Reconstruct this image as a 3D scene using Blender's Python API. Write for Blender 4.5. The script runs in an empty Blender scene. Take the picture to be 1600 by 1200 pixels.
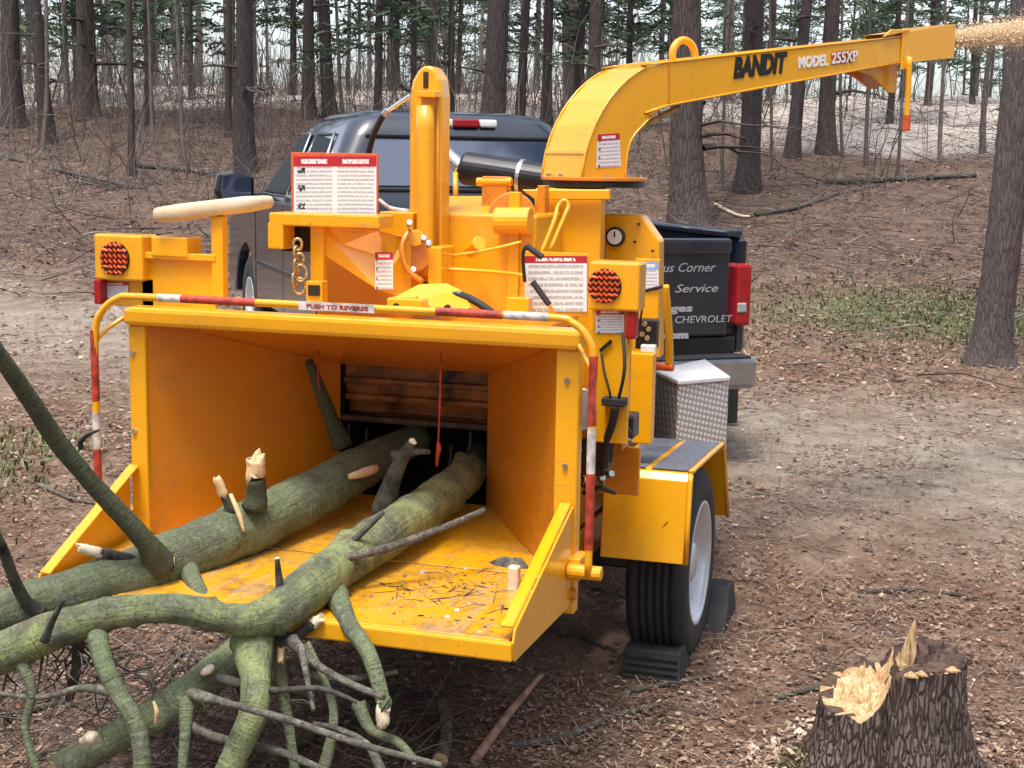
import bpy, bmesh, math, random
import numpy as np
from mathutils import Vector, Matrix, noise as mnoise

scene = bpy.context.scene
COL = scene.collection
rng = np.random.RandomState(7)
rnd = random.Random(11)

# ---------------------------------------------------------------- camera
CAM = np.array([1.8335, -4.1384, 1.9308])
FPX, PIT, ROLL, YAW = 2262.4, 0.1548, 0.0170, 0.2993
_cp, _sp = math.cos(PIT), math.sin(PIT)
VF = np.array([-math.sin(YAW) * _cp, math.cos(YAW) * _cp, -_sp])
_R = np.array([math.cos(YAW), math.sin(YAW), 0.0])
_U = np.cross(_R, VF)
VR = math.cos(ROLL) * _R + math.sin(ROLL) * _U
VU = -math.sin(ROLL) * _R + math.cos(ROLL) * _U
cd = bpy.data.cameras.new('camera')
cam = bpy.data.objects.new('camera', cd)
COL.objects.link(cam)
M = Matrix.Identity(4)
for i in range(3):
    M[i][0], M[i][1], M[i][2], M[i][3] = VR[i], VU[i], -VF[i], CAM[i]
cam.matrix_world = M
cd.sensor_fit = 'HORIZONTAL'
cd.sensor_width = 36.0
cd.lens = 36.0 * FPX / 1600.0
cd.clip_start, cd.clip_end = 0.05, 2000
scene.camera = cam

# ---------------------------------------------------------------- sky, sun, exposure (overcast)
SUN = Vector((-0.05, -0.36, 1.0)).normalized()      # towards the sun
w = bpy.data.worlds.new('World'); scene.world = w; w.use_nodes = True
nt = w.node_tree; bg = nt.nodes['Background']
sky = nt.nodes.new('ShaderNodeTexSky'); sky.sky_type = 'NISHITA'; sky.sun_disc = False
sky.sun_elevation = math.asin(SUN.z); sky.sun_rotation = math.atan2(SUN.x, SUN.y)
sky.air_density = 1.0; sky.dust_density = 3.0
hs = nt.nodes.new('ShaderNodeHueSaturation'); hs.inputs['Saturation'].default_value = 0.55
nt.links.new(sky.outputs[0], hs.inputs['Color']); nt.links.new(hs.outputs[0], bg.inputs[0])
bg.inputs[1].default_value = 0.15
sl = bpy.data.lights.new('sun', 'SUN'); sl.energy = 1.5; sl.angle = math.radians(14); sl.color = (1.0, 0.95, 0.88)
so = bpy.data.objects.new('sun', sl); COL.objects.link(so)
so.rotation_euler = SUN.to_track_quat('Z', 'Y').to_euler()
scene.view_settings.view_transform = 'Standard'
scene.view_settings.look = 'None'
scene.view_settings.exposure = 1.22
scene.view_settings.gamma = 1.0
scene.view_settings.use_curve_mapping = False
scene.cycles.max_bounces = 8
scene.cycles.diffuse_bounces = 4
scene.cycles.volume_bounces = 4
scene.cycles.use_denoising = True

# ---------------------------------------------------------------- measuring helpers (photo measurements to metres)
def ray(x, y): return VF + VR * (x - 800) / FPX - VU * (y - 600) / FPX
def onY(x, y, Y):
    d = ray(x, y); return CAM + d * (Y - CAM[1]) / d[1]
def onX(x, y, X):
    d = ray(x, y); return CAM + d * (X - CAM[0]) / d[0]
def onZ(x, y, Z):
    d = ray(x, y); return CAM + d * (Z - CAM[2]) / d[2]
def atD(x, y, D): return CAM + ray(x, y) * D
def depth(p): return float((np.asarray(p) - CAM) @ VF)
FH = np.array([-math.sin(YAW), math.cos(YAW)]); RH = np.array([math.cos(YAW), math.sin(YAW)])
_ph = rng.rand(40) * 6.28; _an = rng.rand(40) * 6.28
def wob(x, y, scale, n=6, k0=0):
    v = np.zeros_like(np.asarray(x, dtype=float))
    for k in range(n):
        a, f = _an[(k + k0) % 40], (1.0 + 0.55 * k) / scale
        v = v + np.sin((x * math.cos(a) + y * math.sin(a)) * f * 6.28 + _ph[(k + k0) % 40]) / (1 + k * .5)
    return v / 2.5
def st(x, y):
    return (x - CAM[0]) * FH[0] + (y - CAM[1]) * FH[1], (x - CAM[0]) * RH[0] + (y - CAM[1]) * RH[1]
def ground_z(x, y):
    s, t = st(np.asarray(x, float), np.asarray(y, float))
    h = np.interp(s, [-50, 4.6, 5.6, 8, 10, 12, 14, 16, 20, 30, 36, 50, 100, 900], [0, 0, .04, .27, .35, .42, .60, .86, 1.40, 2.70, 3.35, 4.1, 4.8, 9])
    amp = np.clip((s - 12) / 12, 0, 1)
    h = h + amp * 0.22 * wob(x, y, 9.0) + 0.012 * wob(x, y, 1.3, 6, 7) * np.clip((s - 3.5) / 4, .25, 1.6)
    return h - 0.008
def gz(x, y): return float(ground_z(np.array([x]), np.array([y]))[0])
def on_ground(px, py):
    d = ray(px, py); lo, hi = 1.0, 200.0
    for k in range(60):
        m = (lo + hi) / 2; p = CAM + d * m
        if p[2] > gz(p[0], p[1]): lo = m
        else: hi = m
    return CAM + d * lo
def ground_at(px, D):
    """the ground point seen in picture column px at forward distance D"""
    lo, hi = -400.0, 1300.0
    for k in range(50):
        m = (lo + hi) / 2; p = atD(px, m, D)
        if p[2] > gz(p[0], p[1]): lo = m
        else: hi = m
    return atD(px, lo, D)

# ---------------------------------------------------------------- object helpers
def tag(o, label=None, cat=None, group=None, kind=None):
    if label: o['label'] = label
    if cat: o['category'] = cat
    if group: o['group'] = group
    if kind: o['kind'] = kind
    return o
def link(name, me, parent=None, mat=None):
    o = bpy.data.objects.new(name, me); COL.objects.link(o)
    if parent is not None: o.parent = parent
    if mat is not None and len(me.materials) == 0: me.materials.append(mat)
    return o
def thing(name, label, cat, loc=(0, 0, 0), rz=0, group=None):
    o = bpy.data.objects.new(name, None); COL.objects.link(o)
    o.location = loc; o.rotation_euler = (0, 0, rz); o.empty_display_size = .1
    return tag(o, label, cat, group)
def mesh(name, v, f, mat, parent=None, smooth=False, off=None):
    me = bpy.data.meshes.new(name)
    v = np.asarray(v, float)
    if off is not None: v = v - np.asarray(off, float)
    me.from_pydata([tuple(a) for a in v], [], [tuple(int(i) for i in a) for a in f])
    if smooth: me.polygons.foreach_set('use_smooth', [True] * len(me.polygons))
    me.update()
    return link(name, me, parent, mat)
def from_bm(name, bm, mat, parent=None, bevel=0, seg=2, smooth=False):
    bmesh.ops.recalc_face_normals(bm, faces=bm.faces[:])
    if bevel > 0:
        ed = [e for e in bm.edges if len(e.link_faces) == 2 and e.calc_face_angle(0) > 0.5]
        if ed: bmesh.ops.bevel(bm, geom=ed, offset=bevel, segments=seg, affect='EDGES', profile=.5, clamp_overlap=True)
    me = bpy.data.meshes.new(name); bm.to_mesh(me); bm.free()
    if smooth: me.polygons.foreach_set('use_smooth', [True] * len(me.polygons))
    return link(name, me, parent, mat)
def box(name, lo, hi, mat, parent=None, bevel=.004, rot=None):
    lo, hi = np.minimum(lo, hi), np.maximum(lo, hi)
    c = (lo + hi) / 2; s = hi - lo
    bm = bmesh.new(); bmesh.ops.create_cube(bm, size=1)
    bmesh.ops.scale(bm, vec=Vector(s), verts=bm.verts)
    if rot is not None: bmesh.ops.transform(bm, matrix=rot, verts=bm.verts)
    bmesh.ops.translate(bm, vec=Vector(c), verts=bm.verts)
    return from_bm(name, bm, mat, parent, min(bevel, .45 * min(s)))
def pbox(name, x0, y0, x1, y1, Y, dep, mat, parent, bevel=.004):
    """box whose near face lies at Y and spans the measured rectangle; dep runs forward"""
    a, b = onY(x0, y1, Y), onY(x1, y0, Y)
    return box(name, (a[0], Y, a[2]), (b[0], Y + dep, b[2]), mat, parent, bevel)
def slab(name, pts, thick, mat, parent=None, bevel=.002, flip=False, off=None):
    """plate: polygon of 3D points extruded by thick along its normal (away from camera side if flip)"""
    P = [Vector(p) for p in pts]
    if off is not None: P = [p - Vector(off) for p in P]
    n = Vector((0, 0, 0))
    for i in range(len(P)):
        a, b = P[i], P[(i + 1) % len(P)]
        n += Vector(((a.y - b.y) * (a.z + b.z), (a.z - b.z) * (a.x + b.x), (a.x - b.x) * (a.y + b.y)))
    n.normalize()
    if flip: n = -n
    bm = bmesh.new()
    A = [bm.verts.new(p) for p in P]; B = [bm.verts.new(p + n * thick) for p in P]
    k = len(P)
    bm.faces.new(A); bm.faces.new(B[::-1])
    for i in range(k): bm.faces.new((A[i], B[i], B[(i + 1) % k], A[(i + 1) % k]))
    return from_bm(name, bm, mat, parent, bevel, 1)
def smooth_path(pts, rad, sub=6):
    P = [np.asarray(p, float) for p in pts]; out = []; ro = []
    n = len(P)
    for i in range(n - 1):
        p0, p1, p2, p3 = P[max(i - 1, 0)], P[i], P[i + 1], P[min(i + 2, n - 1)]
        for k in range(sub):
            t = k / sub
            out.append(.5 * ((2 * p1) + (-p0 + p2) * t + (2 * p0 - 5 * p1 + 4 * p2 - p3) * t * t + (-p0 + 3 * p1 - 3 * p2 + p3) * t ** 3))
            ro.append(rad[i] * (1 - t) + rad[i + 1] * t)
    out.append(P[-1]); ro.append(rad[-1])
    return out, ro
def tube_data(path, rad, n=10, rough=0.0, freq=8.0, cap=True, seed=0.0, lobes=0.0, jag=0.0, knots=0):
    kk_ = [(rnd.randrange(2, max(3, len(path) - 2)), rnd.random() * 6.283, rnd.uniform(.10, .26)) for _ in range(knots)]
    path = [np.asarray(p, float) for p in path]; V = []; Fc = []
    up = None
    for i, p in enumerate(path):
        d = path[min(i + 1, len(path) - 1)] - path[max(i - 1, 0)]
        d = d / (np.linalg.norm(d) + 1e-9)
        if up is None:
            a = np.array([0, 0, 1.0]) if abs(d[2]) < .9 else np.array([1.0, 0, 0])
        else: a = up
        x = np.cross(d, a); x /= np.linalg.norm(x) + 1e-9
        y = np.cross(x, d); up = y
        for k in range(n):
            th = 2 * math.pi * k / n
            dv = x * math.cos(th) + y * math.sin(th); r = rad[i]
            if rough:
                q = p + dv * r
                r = r * (1 + rough * mnoise.noise(Vector((q[0] * freq + seed, q[1] * freq, q[2] * freq))) + .5 * rough * mnoise.noise(Vector((q[0] * freq * 3.1 + seed, q[1] * freq * 3.1, q[2] * freq * 3.1))))
            for ki, kt, ka in kk_:
                if abs(ki - i) < 4:
                    dth = math.atan2(math.sin(th - kt), math.cos(th - kt)); r *= 1 + ka * math.exp(-(dth / .32) ** 2 - ((i - ki) / 1.1) ** 2)
            if lobes: r *= 1 + lobes * math.sin(3 * th + seed + i * .3)
            pp = p + dv * r
            if jag and i in (0, len(path) - 1): pp = pp + d * (rnd.uniform(-jag, jag)) * rad[i]
            V.append(pp)
    for i in range(len(path) - 1):
        for k in range(n):
            a, b = i * n + k, i * n + (k + 1) % n
            Fc.append((a, b, b + n, a + n))
    if cap:
        V.append(path[0]); V.append(path[-1]); c0, c1 = len(V) - 2, len(V) - 1
        L = (len(path) - 1) * n
        for k in range(n):
            Fc.append((c0, (k + 1) % n, k)); Fc.append((c1, L + k, L + (k + 1) % n))
    return V, Fc
def tube(name, pts, rad, mat, parent=None, n=10, sub=6, smooth=True, off=None, capmat=None, **kw):
    if not hasattr(rad, '__len__'): rad = [rad] * len(pts)
    P, Rr = smooth_path(pts, rad, sub) if sub > 1 else (pts, rad)
    V, Fc = tube_data(P, Rr, n, **kw)
    o = mesh(name, V, Fc, mat, parent, smooth, off)
    cl = np.concatenate([[0], np.cumsum([np.linalg.norm(np.asarray(P[i + 1]) - np.asarray(P[i])) for i in range(len(P) - 1)])])
    th_ = np.arange(n) * 2 * math.pi / n; r_ = np.asarray(Rr, float)
    bc = np.stack([np.outer(r_, np.cos(th_)), np.outer(r_, np.sin(th_)), np.repeat(cl[:, None], n, 1)], 2).reshape(-1, 3)
    bc = np.vstack([bc, [[0, 0, 0]], [[0, 0, cl[-1]]]])[:len(o.data.vertices)]
    at_ = o.data.attributes.new('barkco', 'FLOAT_VECTOR', 'POINT'); at_.data.foreach_set('vector', bc.ravel().astype(np.float32))
    if capmat is not None:
        o.data.materials.append(capmat)
        m = len(Fc) - 2 * n
        for i in range(m, len(Fc)):
            o.data.polygons[i].material_index = 1; o.data.polygons[i].use_smooth = False
    elif smooth:
        for i in range(len(Fc) - 2 * n, len(Fc)): o.data.polygons[i].use_smooth = False
    return o
def cyl(name, p0, p1, r, mat, parent=None, n=20, bevel=.0):
    d = Vector(p1) - Vector(p0)
    bm = bmesh.new(); bmesh.ops.create_cone(bm, cap_ends=True, segments=n, radius1=r, radius2=r, depth=d.length)
    bmesh.ops.transform(bm, matrix=Matrix.Translation((Vector(p0) + Vector(p1)) / 2) @ d.to_track_quat('Z', 'Y').to_matrix().to_4x4(), verts=bm.verts)
    return from_bm(name, bm, mat, parent, bevel, 2)
def lathe(name, prof, c, axis, mat, parent=None, n=36, smooth=True):
    """prof: (radius, along-axis) pairs"""
    ax = Vector(axis).normalized(); q = ax.to_track_quat('Z', 'Y').to_matrix()
    V = []; Fc = []
    for r, h in prof:
        for k in range(n):
            t = 2 * math.pi * k / n
            V.append(np.array(q @ Vector((r * math.cos(t), r * math.sin(t), h))) + np.asarray(c))
    for i in range(len(prof) - 1):
        for k in range(n):
            a, b = i * n + k, i * n + (k + 1) % n
            Fc.append((a, b, b + n, a + n))
    return mesh(name, V, Fc, mat, parent, smooth)
def text(name, s, org, xdir, ydir, size, mat, parent, shear=0.0, bold=0.0, ext=.0008, width=None):
    cu = bpy.data.curves.new(name, 'FONT'); cu.body = s; cu.size = size; cu.shear = shear; cu.offset = bold; cu.extrude = ext
    cu.resolution_u = 3
    t = bpy.data.objects.new(name, cu); COL.objects.link(t)
    bpy.context.view_layer.update()
    dg = bpy.context.evaluated_depsgraph_get()
    me = bpy.data.meshes.new_from_object(t.evaluated_get(dg))
    bpy.data.objects.remove(t); me.name = name
    if width and len(me.vertices):
        xs = [v.co.x for v in me.vertices]; k = width / (max(xs) - min(xs))
        for v in me.vertices: v.co.x *= k
    X = Vector(xdir).normalized(); Yv = Vector(ydir); Yv = (Yv - X * Yv.dot(X)).normalized(); Z = X.cross(Yv)
    T = Matrix.Identity(4)
    for i in range(3): T[i][0], T[i][1], T[i][2], T[i][3] = X[i], Yv[i], Z[i], org[i]
    me.transform(T); me.materials.clear(); me.materials.append(mat)
    return link(name, me, parent)

# ---------------------------------------------------------------- materials
class NT:
    def __init__(s, name, rough=.6, metal=0.0, spec=.5):
        s.m = bpy.data.materials.new(name); s.m.use_nodes = True; s.t = s.m.node_tree
        s.b = s.t.nodes['Principled BSDF']; s.b.inputs['Roughness'].default_value = rough
        s.b.inputs['Metallic'].default_value = metal; s.b.inputs['Specular IOR Level'].default_value = spec
    def n(s, kind, **kw):
        nd = s.t.nodes.new('ShaderNode' + kind)
        for k, v in kw.items():
            if k in nd.inputs.keys(): nd.inputs[k].default_value = v
            else: setattr(nd, k, v)
        return nd
    def l(s, a, b): s.t.links.new(a, b)
    def coord(s, kind='Object', scale=(1, 1, 1)):
        tc = s.n('TexCoord'); mp = s.n('Mapping'); mp.inputs['Scale'].default_value = scale
        s.l(tc.outputs[kind], mp.inputs['Vector']); return mp.outputs[0]
    def noise(s, vec, scale, detail=4, rough=.55, dist=0.0):
        nd = s.n('TexNoise'); nd.inputs['Scale'].default_value = scale; nd.inputs['Detail'].default_value = detail
        nd.inputs['Roughness'].default_value = rough; nd.inputs['Distortion'].default_value = dist
        if vec is not None: s.l(vec, nd.inputs['Vector'])
        return nd.outputs['Fac']
    def ramp(s, fac, stops):
        r = s.n('ValToRGB'); e = r.color_ramp.elements
        while len(e) < len(stops): e.new(.5)
        for i, (p, c) in enumerate(stops):
            e[i].position = p; e[i].color = (*c, 1) if len(c) == 3 else c
        s.l(fac, r.inputs[0]); return r.outputs[0]
    def mix(s, fac, a, b, mode='MIX'):
        m = s.n('Mix'); m.data_type = 'RGBA'; m.blend_type = mode
        for sock, v in ((m.inputs[0], fac), (m.inputs[6], a), (m.inputs[7], b)):
            if isinstance(v, (int, float)): sock.default_value = v
            elif isinstance(v, tuple): sock.default_value = (*v, 1)
            else: s.l(v, sock)
        return m.outputs[2]
    def math(s, op, a, b=None):
        m = s.n('Math'); m.operation = op
        for i, v in enumerate((a, b)):
            if v is None: continue
            if isinstance(v, (int, float)): m.inputs[i].default_value = v
            else: s.l(v, m.inputs[i])
        return m.outputs[0]
    def bump(s, h, strength=.4, dist=.01):
        b = s.n('Bump'); b.inputs['Strength'].default_value = strength; b.inputs['Distance'].default_value = dist
        s.l(h, b.inputs['Height']); s.l(b.outputs[0], s.b.inputs['Normal'])
    def color(s, c):
        if isinstance(c, tuple): s.b.inputs['Base Color'].default_value = (*c, 1)
        else: s.l(c, s.b.inputs['Base Color'])
        return s.m
    def attr(s, name):
        a = s.n('Attribute'); a.attribute_name = name; return a
def plain(name, col, rough=.5, metal=0.0, var=.12, scale=9.0, spec=.5):
    k = NT(name, rough, metal, spec); v = k.coord('Object')
    nz = k.noise(v, scale, 5, .6)
    lo = tuple(c * (1 - var * 1.6) for c in col); hi = tuple(min(1, c * (1 + var)) for c in col)
    k.color(k.ramp(nz, [(.3, lo), (.7, hi)]))
    k.l(k.math('ADD', k.math('MULTIPLY', nz, .18), rough - .09), k.b.inputs['Roughness'])
    k.bump(k.noise(v, scale * 5, 3), .08, .004)
    return k.m
MT = {}
def yellow(name, dirt=.25, base=(.83, .385, .005), rough=.30, scrape=False):
    k = NT(name, rough); v = k.coord('Object')
    n1 = k.noise(v, 3.0, 6, .62); n2 = k.noise(v, 22.0, 6, .7); n3 = k.noise(v, 130, 3, .6)
    c = k.mix(k.math('MULTIPLY', n1, .35), base, tuple(q * .80 for q in base))
    spots = k.ramp(k.math('MULTIPLY', n2, k.math('ADD', n1, .45)), [(.56 - dirt * .2, (0, 0, 0)), (.74, (1, 1, 1))])
    c = k.mix(k.math('MULTIPLY', spots, dirt * 1.6), c, (.16, .085, .035))
    fine = k.ramp(n3, [(.62, (0, 0, 0)), (.72, (1, 1, 1))])
    c = k.mix(k.math('MULTIPLY', fine, dirt * .8), c, (.12, .07, .04))
    mp = k.n('Mapping'); mp.inputs['Rotation'].default_value = (.5, .3, .9); mp.inputs['Scale'].default_value = (3, 160, 60); k.l(v, mp.inputs['Vector'])
    scr = k.ramp(k.math('MULTIPLY', k.noise(mp.outputs[0], 1.0, 3, .6), k.math('ADD', n1, .5)), [(.66, (0, 0, 0)), (.74, (1, 1, 1))])
    c = k.mix(k.math('MULTIPLY', scr, .35 + dirt * .5), c, (.34, .20, .09))
    chp = k.ramp(k.math('MULTIPLY', k.noise(v, 55, 2, .5), k.math('ADD', n1, .5)), [(.75, (0, 0, 0)), (.78, (1, 1, 1))])
    c = k.mix(k.math('MULTIPLY', chp, .5), c, (.20, .11, .05))
    if scrape:
        ms = k.n('Mapping'); ms.inputs['Scale'].default_value = (42, 2.2, 10); ms.inputs['Rotation'].default_value = (0, 0, .12); k.l(v, ms.inputs['Vector'])
        sc_ = k.ramp(k.math('MULTIPLY', k.noise(ms.outputs[0], 1.0, 4, .6), k.math('ADD', n1, .5)), [(.56, (0, 0, 0)), (.68, (1, 1, 1))])
        c = k.mix(k.math('MULTIPLY', sc_, .40), c, (.42, .36, .28))
        dst = k.ramp(k.noise(v, 5, 6, .7), [(.45, (0, 0, 0)), (.7, (1, 1, 1))])
        c = k.mix(k.math('MULTIPLY', dst, .4), c, (.50, .33, .14))
    grime = k.ramp(k.noise(v, 1.7, 5, .65, .5), [(.46, (0, 0, 0)), (.72, (1, 1, 1))])
    c = k.mix(k.math('MULTIPLY', grime, .10 + dirt * .35), c, (.30, .15, .04))
    k.l(k.math('ADD', k.math('ADD', k.math('MULTIPLY', n2, .25), k.math('MULTIPLY', grime, .18)), rough - .14), k.b.inputs['Roughness'])
    k.bump(k.noise(v, 9, 3), .10, .012)
    k.b.inputs['Coat Weight'].default_value = .6; k.b.inputs['Coat Roughness'].default_value = .14
    return k.color(c)
MT['yellow'] = yellow('yellow_paint', .10)
MT['yellow_dirty'] = yellow('yellow_paint_dirty', .55, scrape=True)
MT['yellow_worn_shade'] = yellow('yellow_paint_worn_shade', .28, (.66, .215, .003), .45)  # worn paint, base also darkened to carry the shade inside the hopper
MT['rust'] = plain('rusty_steel', (.25, .095, .030), .6, .2, .6, 10)
MT['rust_dark'] = plain('worn_dark_steel', (.06, .035, .025), .5, .4, .5, 16)
MT['black'] = plain('black_rubber', (.018, .018, .02), .65, 0, .3, 20)
MT['blacks'] = plain('black_satin', (.012, .012, .014), .35, 0, .2, 20)
MT['tyre'] = plain('tyre_rubber', (.022, .022, .024), .78, 0, .35, 30)
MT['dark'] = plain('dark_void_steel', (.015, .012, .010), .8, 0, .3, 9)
MT['steel'] = plain('bare_steel', (.55, .55, .56), .32, .9, .25, 14)
MT['chrome'] = plain('chrome', (.8, .8, .82), .12, 1, .05, 14)
MT['rim'] = plain('wheel_silver', (.62, .64, .68), .38, .55, .1, 8)
MT['white'] = plain('white_paint', (.78, .78, .76), .45, 0, .06, 20)
MT['red'] = plain('red_reflector', (.33, .010, .012), .3, 0, .15, 40)
MT['red_tape'] = plain('red_tape', (.42, .045, .025), .5, 0, .45, 30)
MT['white_tape'] = plain('white_tape', (.60, .55, .52), .5, 0, .35, 30)
MT['red_orange'] = plain('red_orange_lens', (.62, .105, .028), .35, 0, .15, 40)
MT['grip'] = plain('grip_tape', (.105, .115, .145), .85, 0, .25, 60)
MT['blade'] = plain('pale_planed_wood', (.66, .53, .35), .6, 0, .14, 7)
MT['bronze'] = plain('brassy_chain', (.45, .33, .17), .4, .6, .3, 30)
MT['chromebumper'] = plain('bumper_chrome', (.42, .44, .47), .22, .9, .15, 6)
def m_alu():
    k = NT('diamond_plate', .32, .6); v = k.coord('Object', (1, 1, 1))
    tc = k.n('Mapping'); tc.inputs['Rotation'].default_value = (.78, .78, .78); k.l(v, tc.inputs['Vector'])
    w1 = k.n('TexWave', wave_type='BANDS', bands_direction='X'); w1.inputs['Scale'].default_value = 15; k.l(tc.outputs[0], w1.inputs['Vector'])
    w2 = k.n('TexWave', wave_type='BANDS', bands_direction='Y'); w2.inputs['Scale'].default_value = 15; k.l(tc.outputs[0], w2.inputs['Vector'])
    h = k.math('MULTIPLY', w1.outputs['Fac'], w2.outputs['Fac'])
    k.bump(h, .5, .004)
    return k.color(k.ramp(h, [(.12, (.46, .46, .48)), (.5, (.90, .90, .90))]))
MT['alu'] = m_alu()
def m_paint():
    k = NT('truck_paint', .22, .0, .6); v = k.coord('Object')
    n = k.noise(v, 5, 5); d = k.ramp(k.noise(v, 40, 4, .7), [(.5, (0, 0, 0)), (.75, (1, 1, 1))])
    k.l(k.math('ADD', k.math('MULTIPLY', n, .2), .12), k.b.inputs['Roughness'])
    k.b.inputs['Coat Weight'].default_value = .8; k.b.inputs['Coat Roughness'].default_value = .08
    return k.color(k.mix(k.math('MULTIPLY', d, .12), k.ramp(n, [(.3, (.007, .010, .020)), (.7, (.013, .020, .036))]), (.10, .09, .08)))
MT['truck'] = m_paint()
def m_glass():
    k = NT('sky_toned_glass', .06, 0, 1.0); v = k.coord('Object')
    k.l(k.math('ADD', k.math('MULTIPLY', k.noise(v, 7, 4), .12), .03), k.b.inputs['Roughness'])
    k.b.inputs['Coat Weight'].default_value = 1.0; k.b.inputs['Coat Roughness'].default_value = .05; k.b.inputs['Coat IOR'].default_value = 1.9
    return k.color((.032, .044, .085))  # blue of the sky reflection is put into the base colour
MT['glass'] = m_glass()
def m_decal(name, header=.14, rows=16, cols=1, picto=True, hcol=(.42, .015, .03)):
    """flat print: red header band, rows of fine text, small black pictograms"""
    k = NT(name, .4); uv = k.n('UVMap'); sx = k.n('SeparateXYZ'); k.l(uv.outputs[0], sx.inputs[0])
    u, vv = sx.outputs[0], sx.outputs[1]
    nz = k.n('TexNoise'); nz.inputs['Detail'].default_value = 2; nz.inputs['Scale'].default_value = 1
    mp = k.n('Mapping'); mp.inputs['Scale'].default_value = (34 * cols, rows * 1.0, 1); k.l(uv.outputs[0], mp.inputs['Vector']); k.l(mp.outputs[0], nz.inputs['Vector'])
    line = k.math('LESS_THAN', k.math('FRACT', k.math('MULTIPLY', vv, float(rows))), .55)
    ink = k.math('MULTIPLY', line, k.math('GREATER_THAN', nz.outputs['Fac'], .40))
    gut = k.math('GREATER_THAN', k.math('ABSOLUTE', k.math('SUBTRACT', k.math('FRACT', k.math('MULTIPLY', u, float(cols))), .5)), .44)
    ink = k.math('MULTIPLY', ink, k.math('SUBTRACT', 1.0, gut))
    c = k.mix(k.math('MULTIPLY', ink, .55), (.74, .74, .76), (.16, .15, .20))
    if picto:
        pr = k.math('MULTIPLY', k.math('LESS_THAN', u, .14), k.math('GREATER_THAN', u, .05))
        pv = k.math('LESS_THAN', k.math('FRACT', k.math('MULTIPLY', vv, 4.0)), .35)
        n3 = k.noise(uv.outputs[0], 30, 2)
        c = k.mix(k.math('MULTIPLY', k.math('MULTIPLY', pr, pv), k.math('GREATER_THAN', n3, .45)), c, (.02, .02, .02))
    hd = k.math('GREATER_THAN', vv, 1 - header)
    ht = k.math('MULTIPLY', k.math('LESS_THAN', k.math('ABSOLUTE', k.math('SUBTRACT', vv, 1 - header * .5)), header * .22),
                k.math('MULTIPLY', k.math('GREATER_THAN', nz.outputs['Fac'], .42), k.math('LESS_THAN', k.math('ABSOLUTE', k.math('SUBTRACT', k.math('FRACT', k.math('MULTIPLY', u, float(max(cols, 1)))), .5)), .32)))
    c = k.mix(hd, c, k.mix(ht, hcol, (.8, .75, .75)))
    return k.color(c)
MT['sign_big'] = m_decal('print_sign_wide', .15, 17, 2)
MT['sign_small'] = m_decal('print_sign_small', .2, 9, 1)
MT['sign_lines'] = m_decal('print_sign_lines', .13, 9, 1, False)
MT['label_blue'] = m_decal('print_label_blue', .3, 8, 1, False, (.25, .38, .62))
def m_bark(name, dark, light, green=0.0, sx=9.0, sz=1.6, bump=.8, dist=.03):
    k = NT(name, .92, 0, .2)
    tc = k.n('TexCoord'); oi = k.n('ObjectInfo'); add = k.n('VectorMath', operation='ADD')
    cmb = k.n('CombineXYZ'); k.l(k.math('MULTIPLY', oi.outputs['Random'], 37.0), cmb.inputs[0]); k.l(k.math('MULTIPLY', oi.outputs['Random'], 91.0), cmb.inputs[2])
    k.l(tc.outputs['Object'], add.inputs[0]); k.l(cmb.outputs[0], add.inputs[1])
    mp = k.n('Mapping'); mp.inputs['Scale'].default_value = (sx, sx, sz); k.l(add.outputs[0], mp.inputs['Vector'])
    vo = k.n('TexVoronoi', feature='DISTANCE_TO_EDGE'); vo.inputs['Scale'].default_value = 1.6; vo.inputs['Randomness'].default_value = 1
    nzd = k.n('TexNoise'); nzd.inputs['Scale'].default_value = 1.3; nzd.inputs['Detail'].default_value = 3; k.l(mp.outputs[0], nzd.inputs['Vector'])
    mx = k.mix(.28, mp.outputs[0], nzd.outputs['Color'], 'ADD'); k.l(mx, vo.inputs['Vector'])
    n2 = k.noise(mp.outputs[0], 3.4, 6, .7)
    n3 = k.noise(add.outputs[0], 1.3, 4)
    h = k.math('ADD', k.ramp(vo.outputs['Distance'], [(.0, (0, 0, 0)), (.22, (1, 1, 1))]), k.math('MULTIPLY', n2, .7))
    c = k.ramp(h, [(.2, tuple(q * .6 for q in dark)), (.75, dark), (1.0, tuple((a + b) * .5 for a, b in zip(dark, light)))])
    c = k.mix(k.math('MULTIPLY', n3, .5), c, tuple((a + b) * .5 for a, b in zip(dark, light)))
    if green > 0:
        g = k.ramp(k.noise(add.outputs[0], 2.1, 5, .65), [(.5 - green * .35, (0, 0, 0)), (.72, (1, 1, 1))])
        c = k.mix(k.math('MULTIPLY', g, min(1, green)), c, (.055, .075, .035))
    vr = k.ramp(oi.outputs['Random'], [(0, (.75, .75, .78)), (1, (1.2, 1.12, 1.05))])
    c = k.mix(1.0, c, vr, 'MULTIPLY')
    k.bump(h, bump, dist)
    return k.color(c)
MT['bark'] = m_bark('pine_bark', (.052, .042, .040), (.135, .110, .103), .12, 22, 2.2, .6, .015)
MT['bark_near'] = m_bark('pine_bark_near', (.095, .076, .072), (.20, .165, .155), .05, 34, 4.2, .6, .01)
MT['bark_stump'] = m_bark('stump_bark', (.088, .068, .062), (.24, .20, .185), .10, 40, 7.0, 1.0, .015)
MT['bark_grey'] = m_bark('grey_sapling_bark', (.095, .082, .076), (.20, .178, .162), .1, 14, 2.5, .4, .01)
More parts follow.
